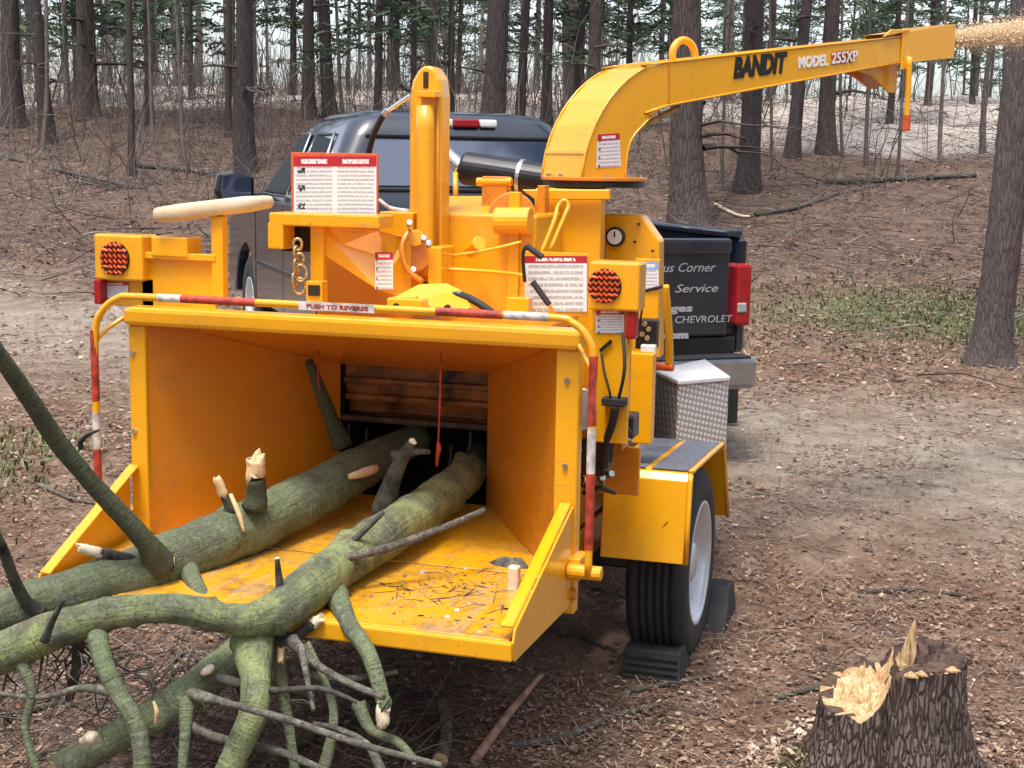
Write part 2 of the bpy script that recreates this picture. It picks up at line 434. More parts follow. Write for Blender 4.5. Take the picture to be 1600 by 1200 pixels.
def m_mosslog(name, bright):
    k = NT(name, .85, 0, .25); tc = k.n('TexCoord'); v = tc.outputs['Object']
    n1 = k.noise(v, 5.5, 6, .65, .6); n2 = k.noise(v, 26, 6, .7); n3 = k.noise(v, 95, 4, .7); n4 = k.noise(v, 2.2, 3)
    c = k.ramp(n1, [(.28, (.120, .114, .095)), (.42, (.115, .140, .072)), (.56, (.28, .33, .125) if bright else (.160, .205, .098)), (.74, (.42, .49, .21) if bright else (.245, .305, .160))])
    c = k.mix(k.ramp(k.noise(v, 60, 5, .7), [(.50, (0, 0, 0)), (.66, (.6, .6, .6))]), c, (.27, .29, .235))
    c = k.mix(k.ramp(n2, [(.55, (0, 0, 0)), (.70, (.4, .4, .4))]), c, (.26, .28, .23))
    c = k.mix(k.ramp(n3, [(.56, (0, 0, 0)), (.66, (.8, .8, .8))]), c, (.045, .043, .034))
    c = k.mix(k.math('MULTIPLY', n4, .35), c, (.10, .085, .07))
    bcv = k.attr('barkco').outputs['Vector']
    def bn(sc, det=5):
        mp = k.n('Mapping'); mp.inputs['Scale'].default_value = sc; k.l(bcv, mp.inputs['Vector']); return k.noise(mp.outputs[0], 1.0, det, .65)
    wr = bn((9, 9, 75)); lg = bn((60, 60, 8)); kn = bn((13, 13, 7), 2)
    c = k.mix(k.ramp(wr, [(.30, (.6, .6, .6)), (.42, (0, 0, 0))]), c, (.055, .06, .040))
    c = k.mix(k.ramp(lg, [(.30, (.6, .6, .6)), (.42, (0, 0, 0))]), c, (.060, .058, .044))
    c = k.mix(k.ramp(kn, [(.60, (0, 0, 0)), (.72, (.75, .75, .75))]), c, (.125, .095, .070))
    if bright is None: c = k.mix(.62, c, (.035, .036, .028))
    k.bump(k.math('ADD', k.math('MULTIPLY', n3, .5), k.math('ADD', k.math('MULTIPLY', wr, 1.0), k.math('MULTIPLY', lg, .9))), .9, .012)
    return k.color(c)
MT['moss'] = m_mosslog('mossy_bark', False)
MT['moss_dark'] = m_mosslog('dark_mossy_bark', None)
MT['moss_bright'] = m_mosslog('bright_mossy_bark', True)
MT['twig'] = m_mosslog('grey_twig_bark', False)
def m_fiber():
    k = NT('splintered_wood', .75, 0, .3); v = k.coord('Object', (95, 95, 6)); n = k.noise(v, 1.0, 5, .7)
    v2 = k.coord('Object'); n2 = k.noise(v2, 14, 4)
    c = k.ramp(n, [(.28, (.16, .085, .04)), (.40, (.44, .27, .12)), (.56, (.66, .47, .26)), (.75, (.78, .66, .48))])
    c = k.mix(k.ramp(n2, [(.55, (0, 0, 0)), (.75, (.8, .8, .8))]), c, (.50, .22, .09))
    k.bump(n, .9, .008)
    return k.color(c)
MT['fiber'] = m_fiber()
def m_twig():
    k = NT('twig_bark', .9, 0, .25); v = k.coord('Object'); n = k.noise(v, 30, 6, .7); n2 = k.noise(v, 110, 4, .7)
    c = k.ramp(n, [(.3, (.045, .042, .034)), (.5, (.12, .112, .09)), (.7, (.24, .235, .195))])
    c = k.mix(k.ramp(n2, [(.52, (0, 0, 0)), (.66, (.9, .9, .9))]), c, (.03, .028, .022))
    k.bump(k.math('ADD', n, n2), .7, .006)
    return k.color(c)
MT['twig'] = m_twig()
def m_glassd():
    k = NT('dark_side_glass', .05, 0, .12); v = k.coord('Object'); k.l(k.math('ADD', k.math('MULTIPLY', k.noise(v, 7, 4), .08), .02), k.b.inputs['Roughness'])
    k.b.inputs['IOR'].default_value = 1.08
    return k.color((.004, .005, .007))
MT['glass_dark'] = m_glassd()
MT['alu_sky_lit'] = plain('sky_lit_aluminium_lid', (.70, .70, .72), .5, .25, .08, 60)  # paler than the box plate: sky light on the top painted in
MT['script'] = plain('grey_lettering', (.36, .37, .39), .5, 0, .1, 30)
MT['twig_dark'] = plain('dark_branch_bark', (.060, .058, .045), .9, 0, .6, 22)
MT['wood'] = plain('fresh_split_wood', (.72, .50, .27), .7, 0, .22, 24)
MT['wood_pale'] = plain('pale_split_wood', (.72, .60, .44), .7, 0, .25, 26)
MT['wood_red'] = plain('stripped_reddish_wood', (.36, .21, .15), .75, 0, .35, 18)
MT['rot'] = plain('rotten_heartwood', (.085, .050, .038), .95, 0, .6, 26)
def m_rand(name, stops, rough=.85, trans=0.0):
    k = NT(name, rough, 0, .25); a = k.attr('rnd')
    c = k.ramp(a.outputs['Fac'], stops)
    return k.color(c)
MT['litter'] = m_rand('leaf_litter', [(0, (.050, .026, .019)), (.28, (.150, .085, .058)), (.5, (.255, .158, .108)), (.72, (.35, .245, .175)), (.9, (.45, .35, .265)), (1, (.56, .47, .40))])
MT['needles'] = m_rand('pine_needles', [(0, (.026, .048, .032)), (.5, (.052, .085, .050)), (1, (.11, .15, .085))], .7)
MT['brush'] = m_rand('brushwood', [(0, (.055, .045, .043)), (.5, (.115, .092, .083)), (.85, (.21, .17, .15)), (1, (.33, .285, .25))])
MT['grass'] = m_rand('grass_blades', [(0, (.07, .085, .03)), (.6, (.15, .18, .075)), (1, (.32, .31, .18))])
MT['chips'] = m_rand('wood_chips', [(0, (.70, .48, .28)), (.5, (.86, .66, .42)), (1, (.92, .80, .60))], .7)
def m_ground():
    k = NT('forest_ground', .96, 0, .15); tc = k.n('TexCoord'); v = tc.outputs['Object']
    n1 = k.noise(v, .55, 6, .6, .4); n2 = k.noise(v, 4.5, 7, .68, .3); n3 = k.noise(v, 34, 6, .72); n4 = k.noise(v, 120, 3, .7)
    leaf = k.ramp(n2, [(.28, (.105, .062, .045)), (.46, (.205, .128, .088)), (.6, (.29, .197, .142)), (.78, (.39, .300, .232))])
    dirt = k.ramp(n2, [(.3, (.21, .163, .122)), (.5, (.34, .280, .220)), (.72, (.46, .395, .325))])
    tr = k.attr('track').outputs['Fac']
    trn = k.ramp(k.math('ADD', tr, k.math('MULTIPLY', k.math('SUBTRACT', n1, .5), 1.1)), [(.20, (0, 0, 0)), (.95, (1, 1, 1))])
    c = k.mix(trn, leaf, dirt)
    wd = k.attr('wood').outputs['Fac']
    c = k.mix(k.math('MULTIPLY', wd, .62), c, k.ramp(n2, [(.3, (.050, .032, .028)), (.5, (.098, .064, .054)), (.75, (.17, .125, .105))]))
    fl = k.attr('field').outputs['Fac']
    pale = k.ramp(n2, [(.3, (.40, .33, .28)), (.7, (.66, .59, .53))])
    c = k.mix(k.ramp(k.math('ADD', fl, k.math('MULTIPLY', k.math('SUBTRACT', n1, .5), .8)), [(.4, (0, 0, 0)), (.7, (1, 1, 1))]), c, pale)
    gr = k.attr('grass').outputs['Fac']
    c = k.mix(k.ramp(k.math('ADD', gr, k.math('MULTIPLY', k.math('SUBTRACT', n2, .5), 1.0)), [(.4, (0, 0, 0)), (.8, (.8, .8, .8))]), c, (.115, .145, .06))
    c = k.mix(k.ramp(n3, [(.50, (0, 0, 0)), (.74, (.55, .55, .55))]), c, (.36, .27, .21))
    c = k.mix(k.ramp(n3, [(.26, (.7, .7, .7)), (.44, (0, 0, 0))]), c, (.040, .027, .024))
    c = k.mix(k.ramp(n4, [(.56, (0, 0, 0)), (.7, (.5, .5, .5))]), c, (.05, .035, .03))
    k.bump(k.math('ADD', k.math('MULTIPLY', n3, 1.0), k.math('ADD', k.math('MULTIPLY', n2, 1.2), k.math('MULTIPLY', n4, .5))), .9, .03)
    return k.color(c)
MT['ground'] = m_ground()
# ================================================================ SETTING: ground
def build_ground():
    cx, cy = CAM[0] - FH[0] * 2.0, CAM[1] - FH[1] * 2.0
    fine = np.radians(np.linspace(-36, 36, 260)); coarse = np.radians(np.linspace(42, 318, 44))
    ang = np.concatenate([fine, coarse])
    rad = np.concatenate([np.linspace(3.6, 9.0, 110), np.geomspace(9.05, 60, 130), np.geomspace(64, 900, 18)])
    A, Rr = np.meshgrid(ang, rad)
    dx = FH[0] * np.cos(A) + RH[0] * np.sin(A); dy = FH[1] * np.cos(A) + RH[1] * np.sin(A)
    X = (cx + dx * Rr).ravel(); Y = (cy + dy * Rr).ravel()
    Z = ground_z(X, Y) + .010 * wob(X, Y, .31, 6, 13)
    # stamp a centre vertex so that the sheet is closed under the camera
    na, nr = len(ang), len(rad)
    V = np.stack([X, Y, Z], 1); V = np.vstack([V, [[cx, cy, gz(cx, cy)]]])
    I = np.arange(nr * na).reshape(nr, na)
    a = I[:-1, :]; b = np.roll(I, -1, 1)[:-1, :]; c = np.roll(I, -1, 1)[1:, :]; d = I[1:, :]
    quads = np.stack([a.ravel(), d.ravel(), c.ravel(), b.ravel()], 1)
    tris = [(nr * na, I[0, k], I[0, (k + 1) % na]) for k in range(na)]
    me = bpy.data.meshes.new('ground')
    me.from_pydata(V.tolist(), [], quads.tolist() + tris); me.update()
    me.polygons.foreach_set('use_smooth', [True] * len(me.polygons))
    s, t = st(V[:, 0], V[:, 1])
    # a bare dirt track crosses the clearing from the right foreground to the left behind the truck
    p0 = np.array([8.0, 2.6]); p1 = np.array([12.4, -4.2]); dv = p1 - p0; dv /= np.linalg.norm(dv)
    dist = np.abs((s - p0[0]) * dv[1] - (t - p0[1]) * dv[0])
    track = np.clip(1.15 - dist / 2.3, 0, 1)
    field = np.clip((s - 27 + 3 * (t / np.maximum(s, 1) > .15)) / 5, 0, 1) * np.clip(.86 + .3 * (t / np.maximum(s, 1) > .12) + .25 * wob(V[:, 0], V[:, 1], 30), 0, 1)
    g = np.exp(-(((s - 13.4) / 1.3) ** 2 + ((t - 4.0) / 1.9) ** 2)) + .7 * np.exp(-(((s - 7.6) / .8) ** 2 + ((t + 2.9) / .45) ** 2))
    wood = np.clip((s - 12.5 - .8 * wob(V[:, 0], V[:, 1], 5, 5, 8)) / 3.5, 0, 1)
    for nm, arr in (('wood', wood), ('track', track), ('field', field), ('grass', g)):
        at = me.attributes.new(nm, 'FLOAT', 'POINT'); at.data.foreach_set('value', arr.astype(np.float32))
    o = link('ground', me, None, MT['ground']); tag(o, 'leaf strewn forest ground with a bare dirt track', 'ground', kind='structure')
build_ground()

# ---------------------------------------------------------------- scattered stuff
def quads_obj(name, P, A, B, rn, mat, label, cat, kind='stuff'):
    """P centres, A and B half axes (n,3); one quad each"""
    n = len(P)
    V = np.stack([P - A - B, P + A - B, P + A + B, P - A + B], 1).reshape(-1, 3)
    me = bpy.data.meshes.new(name)
    me.vertices.add(4 * n); me.vertices.foreach_set('co', V.ravel().astype(np.float32))
    me.loops.add(4 * n); me.loops.foreach_set('vertex_index', np.arange(4 * n, dtype=np.int32))
    me.polygons.add(n); me.polygons.foreach_set('loop_start', np.arange(0, 4 * n, 4, dtype=np.int32))
    try: me.polygons.foreach_set('loop_total', np.full(n, 4, dtype=np.int32))
    except Exception: pass
    me.update(calc_edges=True)
    at = me.attributes.new('rnd', 'FLOAT', 'POINT'); at.data.foreach_set('value', np.repeat(rn, 4).astype(np.float32))
    o = link(name, me, None, mat)
    if kind: tag(o, label, cat, kind=kind)
    return o
def unit(v): return v / (np.linalg.norm(v, axis=1, keepdims=True) + 1e-9)
def rand_axes(n, tilt):
    th = rng.rand(n) * 6.283
    a = np.stack([np.cos(th), np.sin(th), rng.randn(n) * tilt], 1); a = unit(a)
    b = np.stack([-np.sin(th), np.cos(th), rng.randn(n) * tilt], 1); b = unit(b)
    return a, b
def view_points(n, s0, s1, power=1.0, margin=1.12):
    u = rng.rand(n)
    s = s0 * (s1 / s0) ** (u ** power)
    t = (rng.rand(n) * 2 - 1) * s * .3536 * margin + .0
    x = CAM[0] + s * FH[0] + t * RH[0]; y = CAM[1] + s * FH[1] + t * RH[1]
    return x, y, s, t
def track_mask(s, t):
    p0 = np.array([8.0, 2.6]); p1 = np.array([12.4, -4.2]); dv = p1 - p0; dv /= np.linalg.norm(dv)
    return np.clip(1.15 - np.abs((s - p0[0]) * dv[1] - (t - p0[1]) * dv[0]) / 2.3, 0, 1)
def build_litter():
    n = 210000
    x, y, s, t = view_points(n, 3.4, 34)
    keep = rng.rand(n) > .8 * track_mask(s, t) * (wob(x, y, 2.0, 6, 3) > -.3)
    clump = wob(x, y, .9, 6, 21) + wob(x, y, 3.1, 5, 4)
    keep &= rng.rand(n) < np.clip(.55 + .45 * clump, .12, 1)
    x, y, s = x[keep], y[keep], s[keep]; n = len(x)
    a, b = rand_axes(n, .22)
    L = (.004 + .012 * rng.rand(n) ** 2.2) * np.clip(s / 8, .8, 1.7); Wd = L * (.35 + .5 * rng.rand(n))
    P = np.stack([x, y, ground_z(x, y) + .010 + .012 * rng.rand(n)], 1)
    r = np.clip(rng.beta(1.8, 2.3, n) - .16 * np.clip((s - 13) / 4, 0, 1) + .10 * wob(x, y, 2.3, 5, 9), 0, 1)
    quads_obj('leaf_litter', P, a * L[:, None], b * Wd[:, None], r, MT['litter'], 'fallen brown leaves scattered over the forest ground', 'leaf litter')
    n = 75000
    x, y, s, t = view_points(n, 3.4, 16)
    kk = rng.rand(n) > .7 * track_mask(s, t); kk &= rng.rand(n) < np.clip(.5 + .7 * wob(x, y, 1.7, 6, 5), .1, 1); x, y, s, t = x[kk], y[kk], s[kk], t[kk]; n = len(x)
    a, b = rand_axes(n, .16)
    L = .010 + .035 * rng.rand(n) ** 1.5; Wd = (.0009 + .0012 * rng.rand(n)) * np.clip(s / 6, 1, 2.2)
    P = np.stack([x, y, ground_z(x, y) + .012 + .014 * rng.rand(n)], 1)
    quads_obj('needle_litter', P, a * L[:, None], b * Wd[:, None], np.clip(rng.beta(1.3, 1.9, n), 0, 1), MT['litter'], 'dry pine needles and straw lying over the ground', 'needle litter')
build_litter()
def build_grass():
    n = 6000
    c = rng.rand(n) < .8
    s = np.where(c, 13.4 + 1.0 * rng.randn(n), 7.6 + .5 * rng.randn(n)); t = np.where(c, 4.0 + 1.5 * rng.randn(n), -2.9 + .3 * rng.randn(n))
    x = CAM[0] + s * FH[0] + t * RH[0]; y = CAM[1] + s * FH[1] + t * RH[1]
    th = rng.rand(n) * 6.28; Lz = .010 + .018 * rng.rand(n)
    a = np.stack([np.cos(th) * .5, np.sin(th) * .5, np.ones(n)], 1); a = unit(a) * Lz[:, None]
    b = np.stack([-np.sin(th), np.cos(th), np.zeros(n)], 1) * (.0035 + .004 * rng.rand(n))[:, None]
    P = np.stack([x, y, ground_z(x, y) + Lz * .8], 1)
    quads_obj('grass_patch', P, a, b, rng.rand(n), MT['grass'], 'thin green grass growing on the forest floor', 'grass')
build_grass()

def twigs_obj(name, starts, dirs, lens, rads, rn, mat, label, cat, bend=.25, segs=3):
    """three-sided tapered bent twigs, many in one object"""
    n = len(starts); k = segs + 1
    d = unit(dirs); ref = np.tile(np.array([[.31, .22, .92]]), (n, 1))
    x = unit(np.cross(d, ref)); y = np.cross(x, d)
    bx = rng.randn(n, 1) * bend; by = rng.randn(n, 1) * bend
    V = np.zeros((n, k, 3, 3))
    for i in range(k):
        u = i / segs
        c = starts + d * (lens * u)[:, None] + (x * bx + y * by) * (lens[:, None] * u * u) + (x * rng.randn(n, 1) + y * rng.randn(n, 1)) * (lens[:, None] * .03 * (u > 0))
        r = rads * (1 - .8 * u)
        for j in range(3):
            th = 2.0944 * j
            V[:, i, j] = c + (x * math.cos(th) + y * math.sin(th)) * r[:, None]
    base = (np.arange(n) * k * 3)[:, None]
    fs = []
    for i in range(segs):
        for j in range(3):
            fs.append(np.array([i * 3 + j, i * 3 + (j + 1) % 3, (i + 1) * 3 + (j + 1) % 3, (i + 1) * 3 + j]))
    Fq = (base[:, None, :] + np.array(fs)[None, :, :]).reshape(-1, 4)
    me = bpy.data.meshes.new(name)
    me.vertices.add(n * k * 3); me.vertices.foreach_set('co', V.reshape(-1).astype(np.float32))
    m = len(Fq); me.loops.add(4 * m); me.loops.foreach_set('vertex_index', Fq.ravel().astype(np.int32))
    me.polygons.add(m); me.polygons.foreach_set('loop_start', np.arange(0, 4 * m, 4, dtype=np.int32))
    me.update(calc_edges=True)
    at = me.attributes.new('rnd', 'FLOAT', 'POINT'); at.data.foreach_set('value', np.repeat(rn, k * 3).astype(np.float32))
    return tag(link(name, me, None, mat), label, cat, kind='stuff')
def build_brush():
    # upright brushwood between the trunks
    n = 10500
    s = 14.5 + 33 * rng.rand(n) ** .8; t = (rng.rand(n) * 2 - 1) * s * .41
    x = CAM[0] + s * FH[0] + t * RH[0]; y = CAM[1] + s * FH[1] + t * RH[1]
    den = .45 + .55 * wob(x, y, 6, 6, 2) + .35 * (t < -.0 * s) - .5 * (t / s > .17)
    k = rng.rand(n) < den; x, y, s, t = x[k], y[k], s[k], t[k]; n = len(x)
    P = np.stack([x, y, ground_z(x, y) - .02], 1)
    d = np.stack([rng.randn(n) * .55, rng.randn(n) * .55, np.ones(n)], 1)
    L = .35 + 1.6 * rng.rand(n) ** 1.8; R = (.0025 + .0045 * rng.rand(n)) * (s / 22)
    twigs_obj('brushwood', P, d, L, R, rng.rand(n), MT['brush'], 'bare brown brushwood and saplings standing between the trees', 'brushwood')
    # taller thin stems deeper in the wood
    n = 1500
    s = 21 + 28 * rng.rand(n); t = (rng.rand(n) * 2 - 1) * s * .41
    x = CAM[0] + s * FH[0] + t * RH[0]; y = CAM[1] + s * FH[1] + t * RH[1]
    k = rng.rand(n) < .55 + .6 * wob(x, y, 8, 6, 17) - .35 * (t / s > .17); x, y, s = x[k], y[k], s[k]; n = len(x)
    twigs_obj('thicket', np.stack([x, y, ground_z(x, y) - .02], 1), np.stack([rng.randn(n) * .16, rng.randn(n) * .16, np.ones(n)], 1), 1.4 + 3.2 * rng.rand(n) ** 1.5, (.006 + .012 * rng.rand(n) ** 2) * (s / 28), rng.rand(n) * .8, MT['brush'], 'thicket of thin bare stems deeper in the wood', 'thicket', .12, 4)
    # side twigs and fallen sticks on the woodland floor
    n = 9000
    s = 10.5 + 30 * rng.rand(n) ** .9; t = (rng.rand(n) * 2 - 1) * s * .41
    x = CAM[0] + s * FH[0] + t * RH[0]; y = CAM[1] + s * FH[1] + t * RH[1]
    k = rng.rand(n) < 1 - .9 * track_mask(s, t); k &= (s > 14) | (rng.rand(n) < .3)
    x, y, s = x[k], y[k], s[k]; n = len(x)
    P = np.stack([x, y, ground_z(x, y) + .02 + .10 * rng.rand(n)], 1)
    th = rng.rand(n) * 6.28
    d = np.stack([np.cos(th), np.sin(th), rng.randn(n) * .22 + .05], 1)
    twigs_obj('fallen_sticks', P, d, .2 + 1.0 * rng.rand(n) ** 2, .003 + .009 * rng.rand(n) ** 2, rng.rand(n), MT['brush'], 'fallen sticks and dead twigs littering the woodland floor', 'sticks')
    # fine twigs on the near ground
    n = 1900
    x, y, s, t = view_points(n, 3.5, 11)
    P = np.stack([x, y, ground_z(x, y) + .012 + .01 * rng.rand(n)], 1)
    th = rng.rand(n) * 6.28
    d = np.stack([np.cos(th), np.sin(th), rng.randn(n) * .05 + .01], 1)
    twigs_obj('ground_twigs', P, d, .04 + .22 * rng.rand(n) ** 2.2, .0012 + .0022 * rng.rand(n), rng.rand(n), MT['brush'], 'small broken twigs lying on the ground round the chipper', 'twigs')
build_brush()

# ================================================================ TREES
def trunk_mesh(name, r, h, lean=(0, 0), nseg=16, rings=22, flare=.5, rough=.09, mat=None, seed=0.0):
    path, rad = [], []
    for i in range(rings + 1):
        u = i / rings; z = h * u ** 1.6 - .15
        path.append((lean[0] * u + .04 * math.sin(u * 7 + seed), lean[1] * u + .04 * math.cos(u * 6 + seed), z))
        rad.append(r * (1 + flare * math.exp(-max(z, 0) / (r * 1.3))) * (1 - .72 * u))
    V, Fc = tube_data(path, rad, nseg, rough=rough, freq=5.0, seed=seed, lobes=.04)
    me = bpy.data.meshes.new(name); me.from_pydata([tuple(v) for v in V], [], Fc)
    me.polygons.foreach_set('use_smooth', [True] * len(me.polygons)); me.update()
    me.materials.append(mat or MT['bark']); return me
def limbs_mesh(name, r, h, z0, n, length, mat, seed):
    """dead side limbs and stubs along a trunk"""
    R0 = random.Random(seed); V = []; Fc = []
    for i in range(n):
        z = z0 + (h - z0) * R0.random(); a = R0.random() * 6.28; L = length * (.25 + R0.random())
        rr = r * (1 - .7 * z / h) * .2 * (.5 + R0.random())
        P = [np.array([0, 0, z])]
        for k in range(1, 5):
            u = k / 4
            P.append(np.array([math.cos(a + .2 * u) * L * u, math.sin(a + .2 * u) * L * u, z + L * (.16 * u - .22 * u * u) + R0.uniform(-.04, .04)]))
        v, f = tube_data(P, [rr * (1 - .8 * k / 4) for k in range(5)], 4, cap=False)
        o = len(V); V += v; Fc += [tuple(q + o for q in g) for g in f]
        for s2 in range(3):
            k = R0.choice((2, 3)); a2 = a + R0.choice((-1, 1)) * .8
            q0 = P[k]; q1 = q0 + np.array([math.cos(a2) * L * .35, math.sin(a2) * L * .35, R0.uniform(-.1, .05)])
            v, f = tube_data([q0, (q0 + q1) / 2 + np.array([0, 0, .02]), q1], [rr * .4, rr * .3, rr * .1], 3, cap=False)
            o = len(V); V += v; Fc += [tuple(q + o for q in g) for g in f]
    me = bpy.data.meshes.new(name); me.from_pydata([tuple(v) for v in V], [], Fc); me.update(); me.materials.append(mat); return me
def crown_mesh(name, z0, z1, rmax, boughs, seed, dens=70):
    R0 = np.random.RandomState(seed); Ps, As, Bs = [], [], []
    for i in range(boughs):
        u = R0.rand() ** .85; z = z0 + (z1 - z0) * u; a = R0.rand() * 6.28
        L = rmax * (1 - .75 * u) * (.45 + .65 * R0.rand())
        m = int(dens * (.4 + L / rmax))
        k = R0.rand(m) ** .7
        cx = np.cos(a) * L * k; cy = np.sin(a) * L * k; cz = z + L * (.18 * k - .32 * k * k)
        sp = .05 + .17 * L * k * .6
        P = np.stack([cx + R0.randn(m) * sp, cy + R0.randn(m) * sp, cz + R0.randn(m) * .07], 1)
        d = np.stack([np.cos(a) + R0.randn(m) * .7, np.sin(a) + R0.randn(m) * .7, R0.randn(m) * .45 + .1], 1); d = unit(d)
        e = unit(np.cross(d, R0.randn(m, 3)))
        Ps.append(P); As.append(d * (.07 + .07 * R0.rand(m))[:, None]); Bs.append(e * (.012 + .016 * R0.rand(m))[:, None])
    P, A, B = np.concatenate(Ps), np.concatenate(As), np.concatenate(Bs)
    n = len(P); o = quads_obj(name, P, A, B, R0.rand(n), MT['needles'], None, None, None)
    me = o.data; bpy.data.objects.remove(o); return me
TRUNKS = [trunk_mesh('trunk', .2, 13, (rnd.uniform(-.8, .8), rnd.uniform(-.8, .8)), 14, 20, .45, .10, None, 3.1 * i) for i in range(5)]
GREY = [m_.copy() for m_ in TRUNKS]
for m_ in GREY: m_.materials[0] = MT['bark_grey']
LIMBS = [limbs_mesh('limb', .2, 12, .8, 20, 1.1, MT['bark'], 40 + i) for i in range(4)]
HIGH = [crown_mesh('crown', 7.0, 13.2, 2.4, 46, 60 + i, 46) for i in range(3)]
LOW = [crown_mesh('crown', 1.6, 12.5, 2.3, 85, 80 + i, 64) for i in range(4)]
THIN = [trunk_mesh('trunk', .05, 6.5, (rnd.uniform(-.5, .5), rnd.uniform(-.5, .5)), 8, 14, .2, .06, MT['bark_grey'], 9.0 + i) for i in range(4)]
THINL = [limbs_mesh('limb', .05, 6.0, .6, 20, .8, MT['bark_grey'], 140 + i) for i in range(4)]
def tree(name, label, p, r, trunk_i, crown, group=None, sap=False, rz=None, hs=1.0):
    k = r / (.05 if sap else .2)
    t = thing(name, label, 'tree', tuple(p), rnd.random() * 6.28 if rz is None else rz, group)
    a = link('trunk', (THIN if sap else TRUNKS)[trunk_i % (4 if sap else 5)], t); a.scale = (k, k, hs)
    if not sap and name.startswith('far') and trunk_i % 5 < 3: a.data = GREY[trunk_i % 5]
    l = link('side_twigs', (THINL if sap else LIMBS)[(trunk_i * 3 + 1) % 4], t); l.scale = (min(k * 1.05, 1.6), min(k * 1.05, 1.6), hs)
    l['kind'] = 'stuff'
    if crown is not None:
        c = link('crown', crown, t); c.scale = (.8 + .25 * k, .8 + .25 * k, hs); c.rotation_euler[2] = rnd.random() * 6.28
    return t
# (column, width, base row) of the trunks one can tell apart
near_list = [
 (22, 37, 196, 'dark thick pine trunk at the far left edge of the wood'),
 (76, 26, 222, 'brown pine trunk between the two dark trunks at far left'),
 (138, 37, 183, 'dark straight pine trunk, third from the left edge'),
 (204, 13, 275, 'slim dark trunk rising from the bank above the left tail lamp'),
 (312, 23, 150, 'light tan trunk left of the tall trunk behind the truck mirror'),
 (385, 35, 270, 'tall brown pine trunk standing just behind the truck mirror'),
 (356, 11, 215, 'thin dark trunk close to the left of the trunk behind the mirror'),
 (485, 22, 185, 'left one of two slim trunks above the truck cab roof'),
 (519, 24, 185, 'right one of two slim trunks above the truck cab roof'),
 (757, 44, 215, 'thick dark trunk right of the upright yellow cylinder, behind the cab'),
 (703, 12, 200, 'thin trunk between the yellow cylinder and the thick dark trunk'),
 (812, 17, 200, 'narrow dark trunk behind the cab, right of the thick one'),
 (856, 19, 205, 'slender trunk seen just left of the chute elbow top'),
 (925, 25, 215, 'trunk seen above the curved elbow of the yellow chute'),
 (1092, 64, 348, 'thickest dark pine trunk, crossed by the chute near its lifting eye'),
 (1168, 38, 300, 'dark pine trunk behind the black lettering of the chute'),
 (1235, 24, 246, 'slim dark trunk right of the black chute lettering'),
 (1291, 31, 240, 'dark trunk below the white print on the chute'),
 (1597, 20, 262, 'dark trunk cut by the right picture edge behind the near pine'),
]
for i, (cx_, wd, by, lab) in enumerate(near_list):
    p = on_ground(cx_, by); D = depth(p); r = .5 * wd * D / FPX / 1.02
    tree('pine_tree', lab, p - np.array([0, 0, .03]), r, i, HIGH[i % 3], 'trunks at the near edge of the wood', hs=.9 + .3 * rnd.random())
# the near pine at the right edge, bark built as relief
pn = on_ground(1543, 572)
rn = .5 * 60 * depth(pn) / FPX
tn = thing('pine_tree', 'near grey brown pine trunk standing at the right picture edge', 'tree', tuple(pn), 0, 'trunks at the near edge of the wood')
def near_trunk(r, h, nseg=72, rings=190):
    V = []; Fc = []
    for i in range(rings + 1):
        u = i / rings; z = h * u ** 1.35 - .12
        cx_ = .045 * z + .012 * math.sin(z * 1.7); cy_ = .01 * z
        rr = r * (1.0 + .55 * math.exp(-max(z, 0) / .16)) * (1 - .5 * z / 12)
        for k in range(nseg):
            th = 2 * math.pi * k / nseg
            q = Vector((math.cos(th) * 2.6, math.sin(th) * 2.6, z * 2.2))
            cell = mnoise.voronoi(q * 1.7)[0]; edge = min(1, (cell[1] - cell[0]) * 2.4)
            d = .006 * (edge - .6) + .008 * mnoise.noise(q * 3.3) + .05 * math.exp(-max(z, 0) / .12) * mnoise.noise(Vector((math.cos(th) * 1.6, math.sin(th) * 1.6, 4)))
            V.append((cx_ + math.cos(th) * (rr + d), cy_ + math.sin(th) * (rr + d), z))
    for i in range(rings):
        for k in range(nseg):
            a, b = i * nseg + k, i * nseg + (k + 1) % nseg
            Fc.append((a, b, b + nseg, a + nseg))
    return V, Fc
V, Fc = near_trunk(rn * .93, 6.5)
mesh('trunk', V, Fc, MT['bark_near'], tn, True)
lm = link('side_twigs', limbs_mesh('limb', .12, 6.5, 2.6, 9, .8, MT['bark_near'], 7), tn); lm['kind'] = 'stuff'
cr = link('crown', HIGH[1], tn); cr.location = (.25, 0, -1.2); cr.scale = (.8, .8, .8)
# saplings at the near edge
sap = [(62, 9, 235, 'thin sapling between the two leftmost dark trunks'), (545, 8, 190, 'thin stem right of the two slim trunks over the cab'),
       (1126, 7, 300, 'thin stem between the thickest trunk and the next trunk right'),
       (1358, 8, 262, 'thin stem left of the chute deflector lever'), (1397, 7, 275, 'thin leaning stem just left of the hanging chute lever'),
       (1475, 8, 255, 'thin dark stem right of the hanging chute lever'), (1207, 6, 270, 'thin stem left of the slim trunk under the lettering'),
       (296, 9, 260, 'thin pale stem on the left bank above the wooden paddle'), (246, 7, 240, 'thin bare stem on the left bank'),
       (1320, 6, 250, 'thin stem between the chute print trunk and the lever'), (1533, 12, 240, 'slim dark stem close behind the near pine'), (655, 9, 205, 'thin stem hidden behind the yellow cylinder top')]
for i, (cx_, wd, by, lab) in enumerate(sap):
    p = on_ground(cx_, by); D = depth(p)
    tree('sapling', lab, p - np.array([0, 0, .03]), .5 * wd * D / FPX, i, None, 'thin stems in front of the wood', True, hs=1.0)
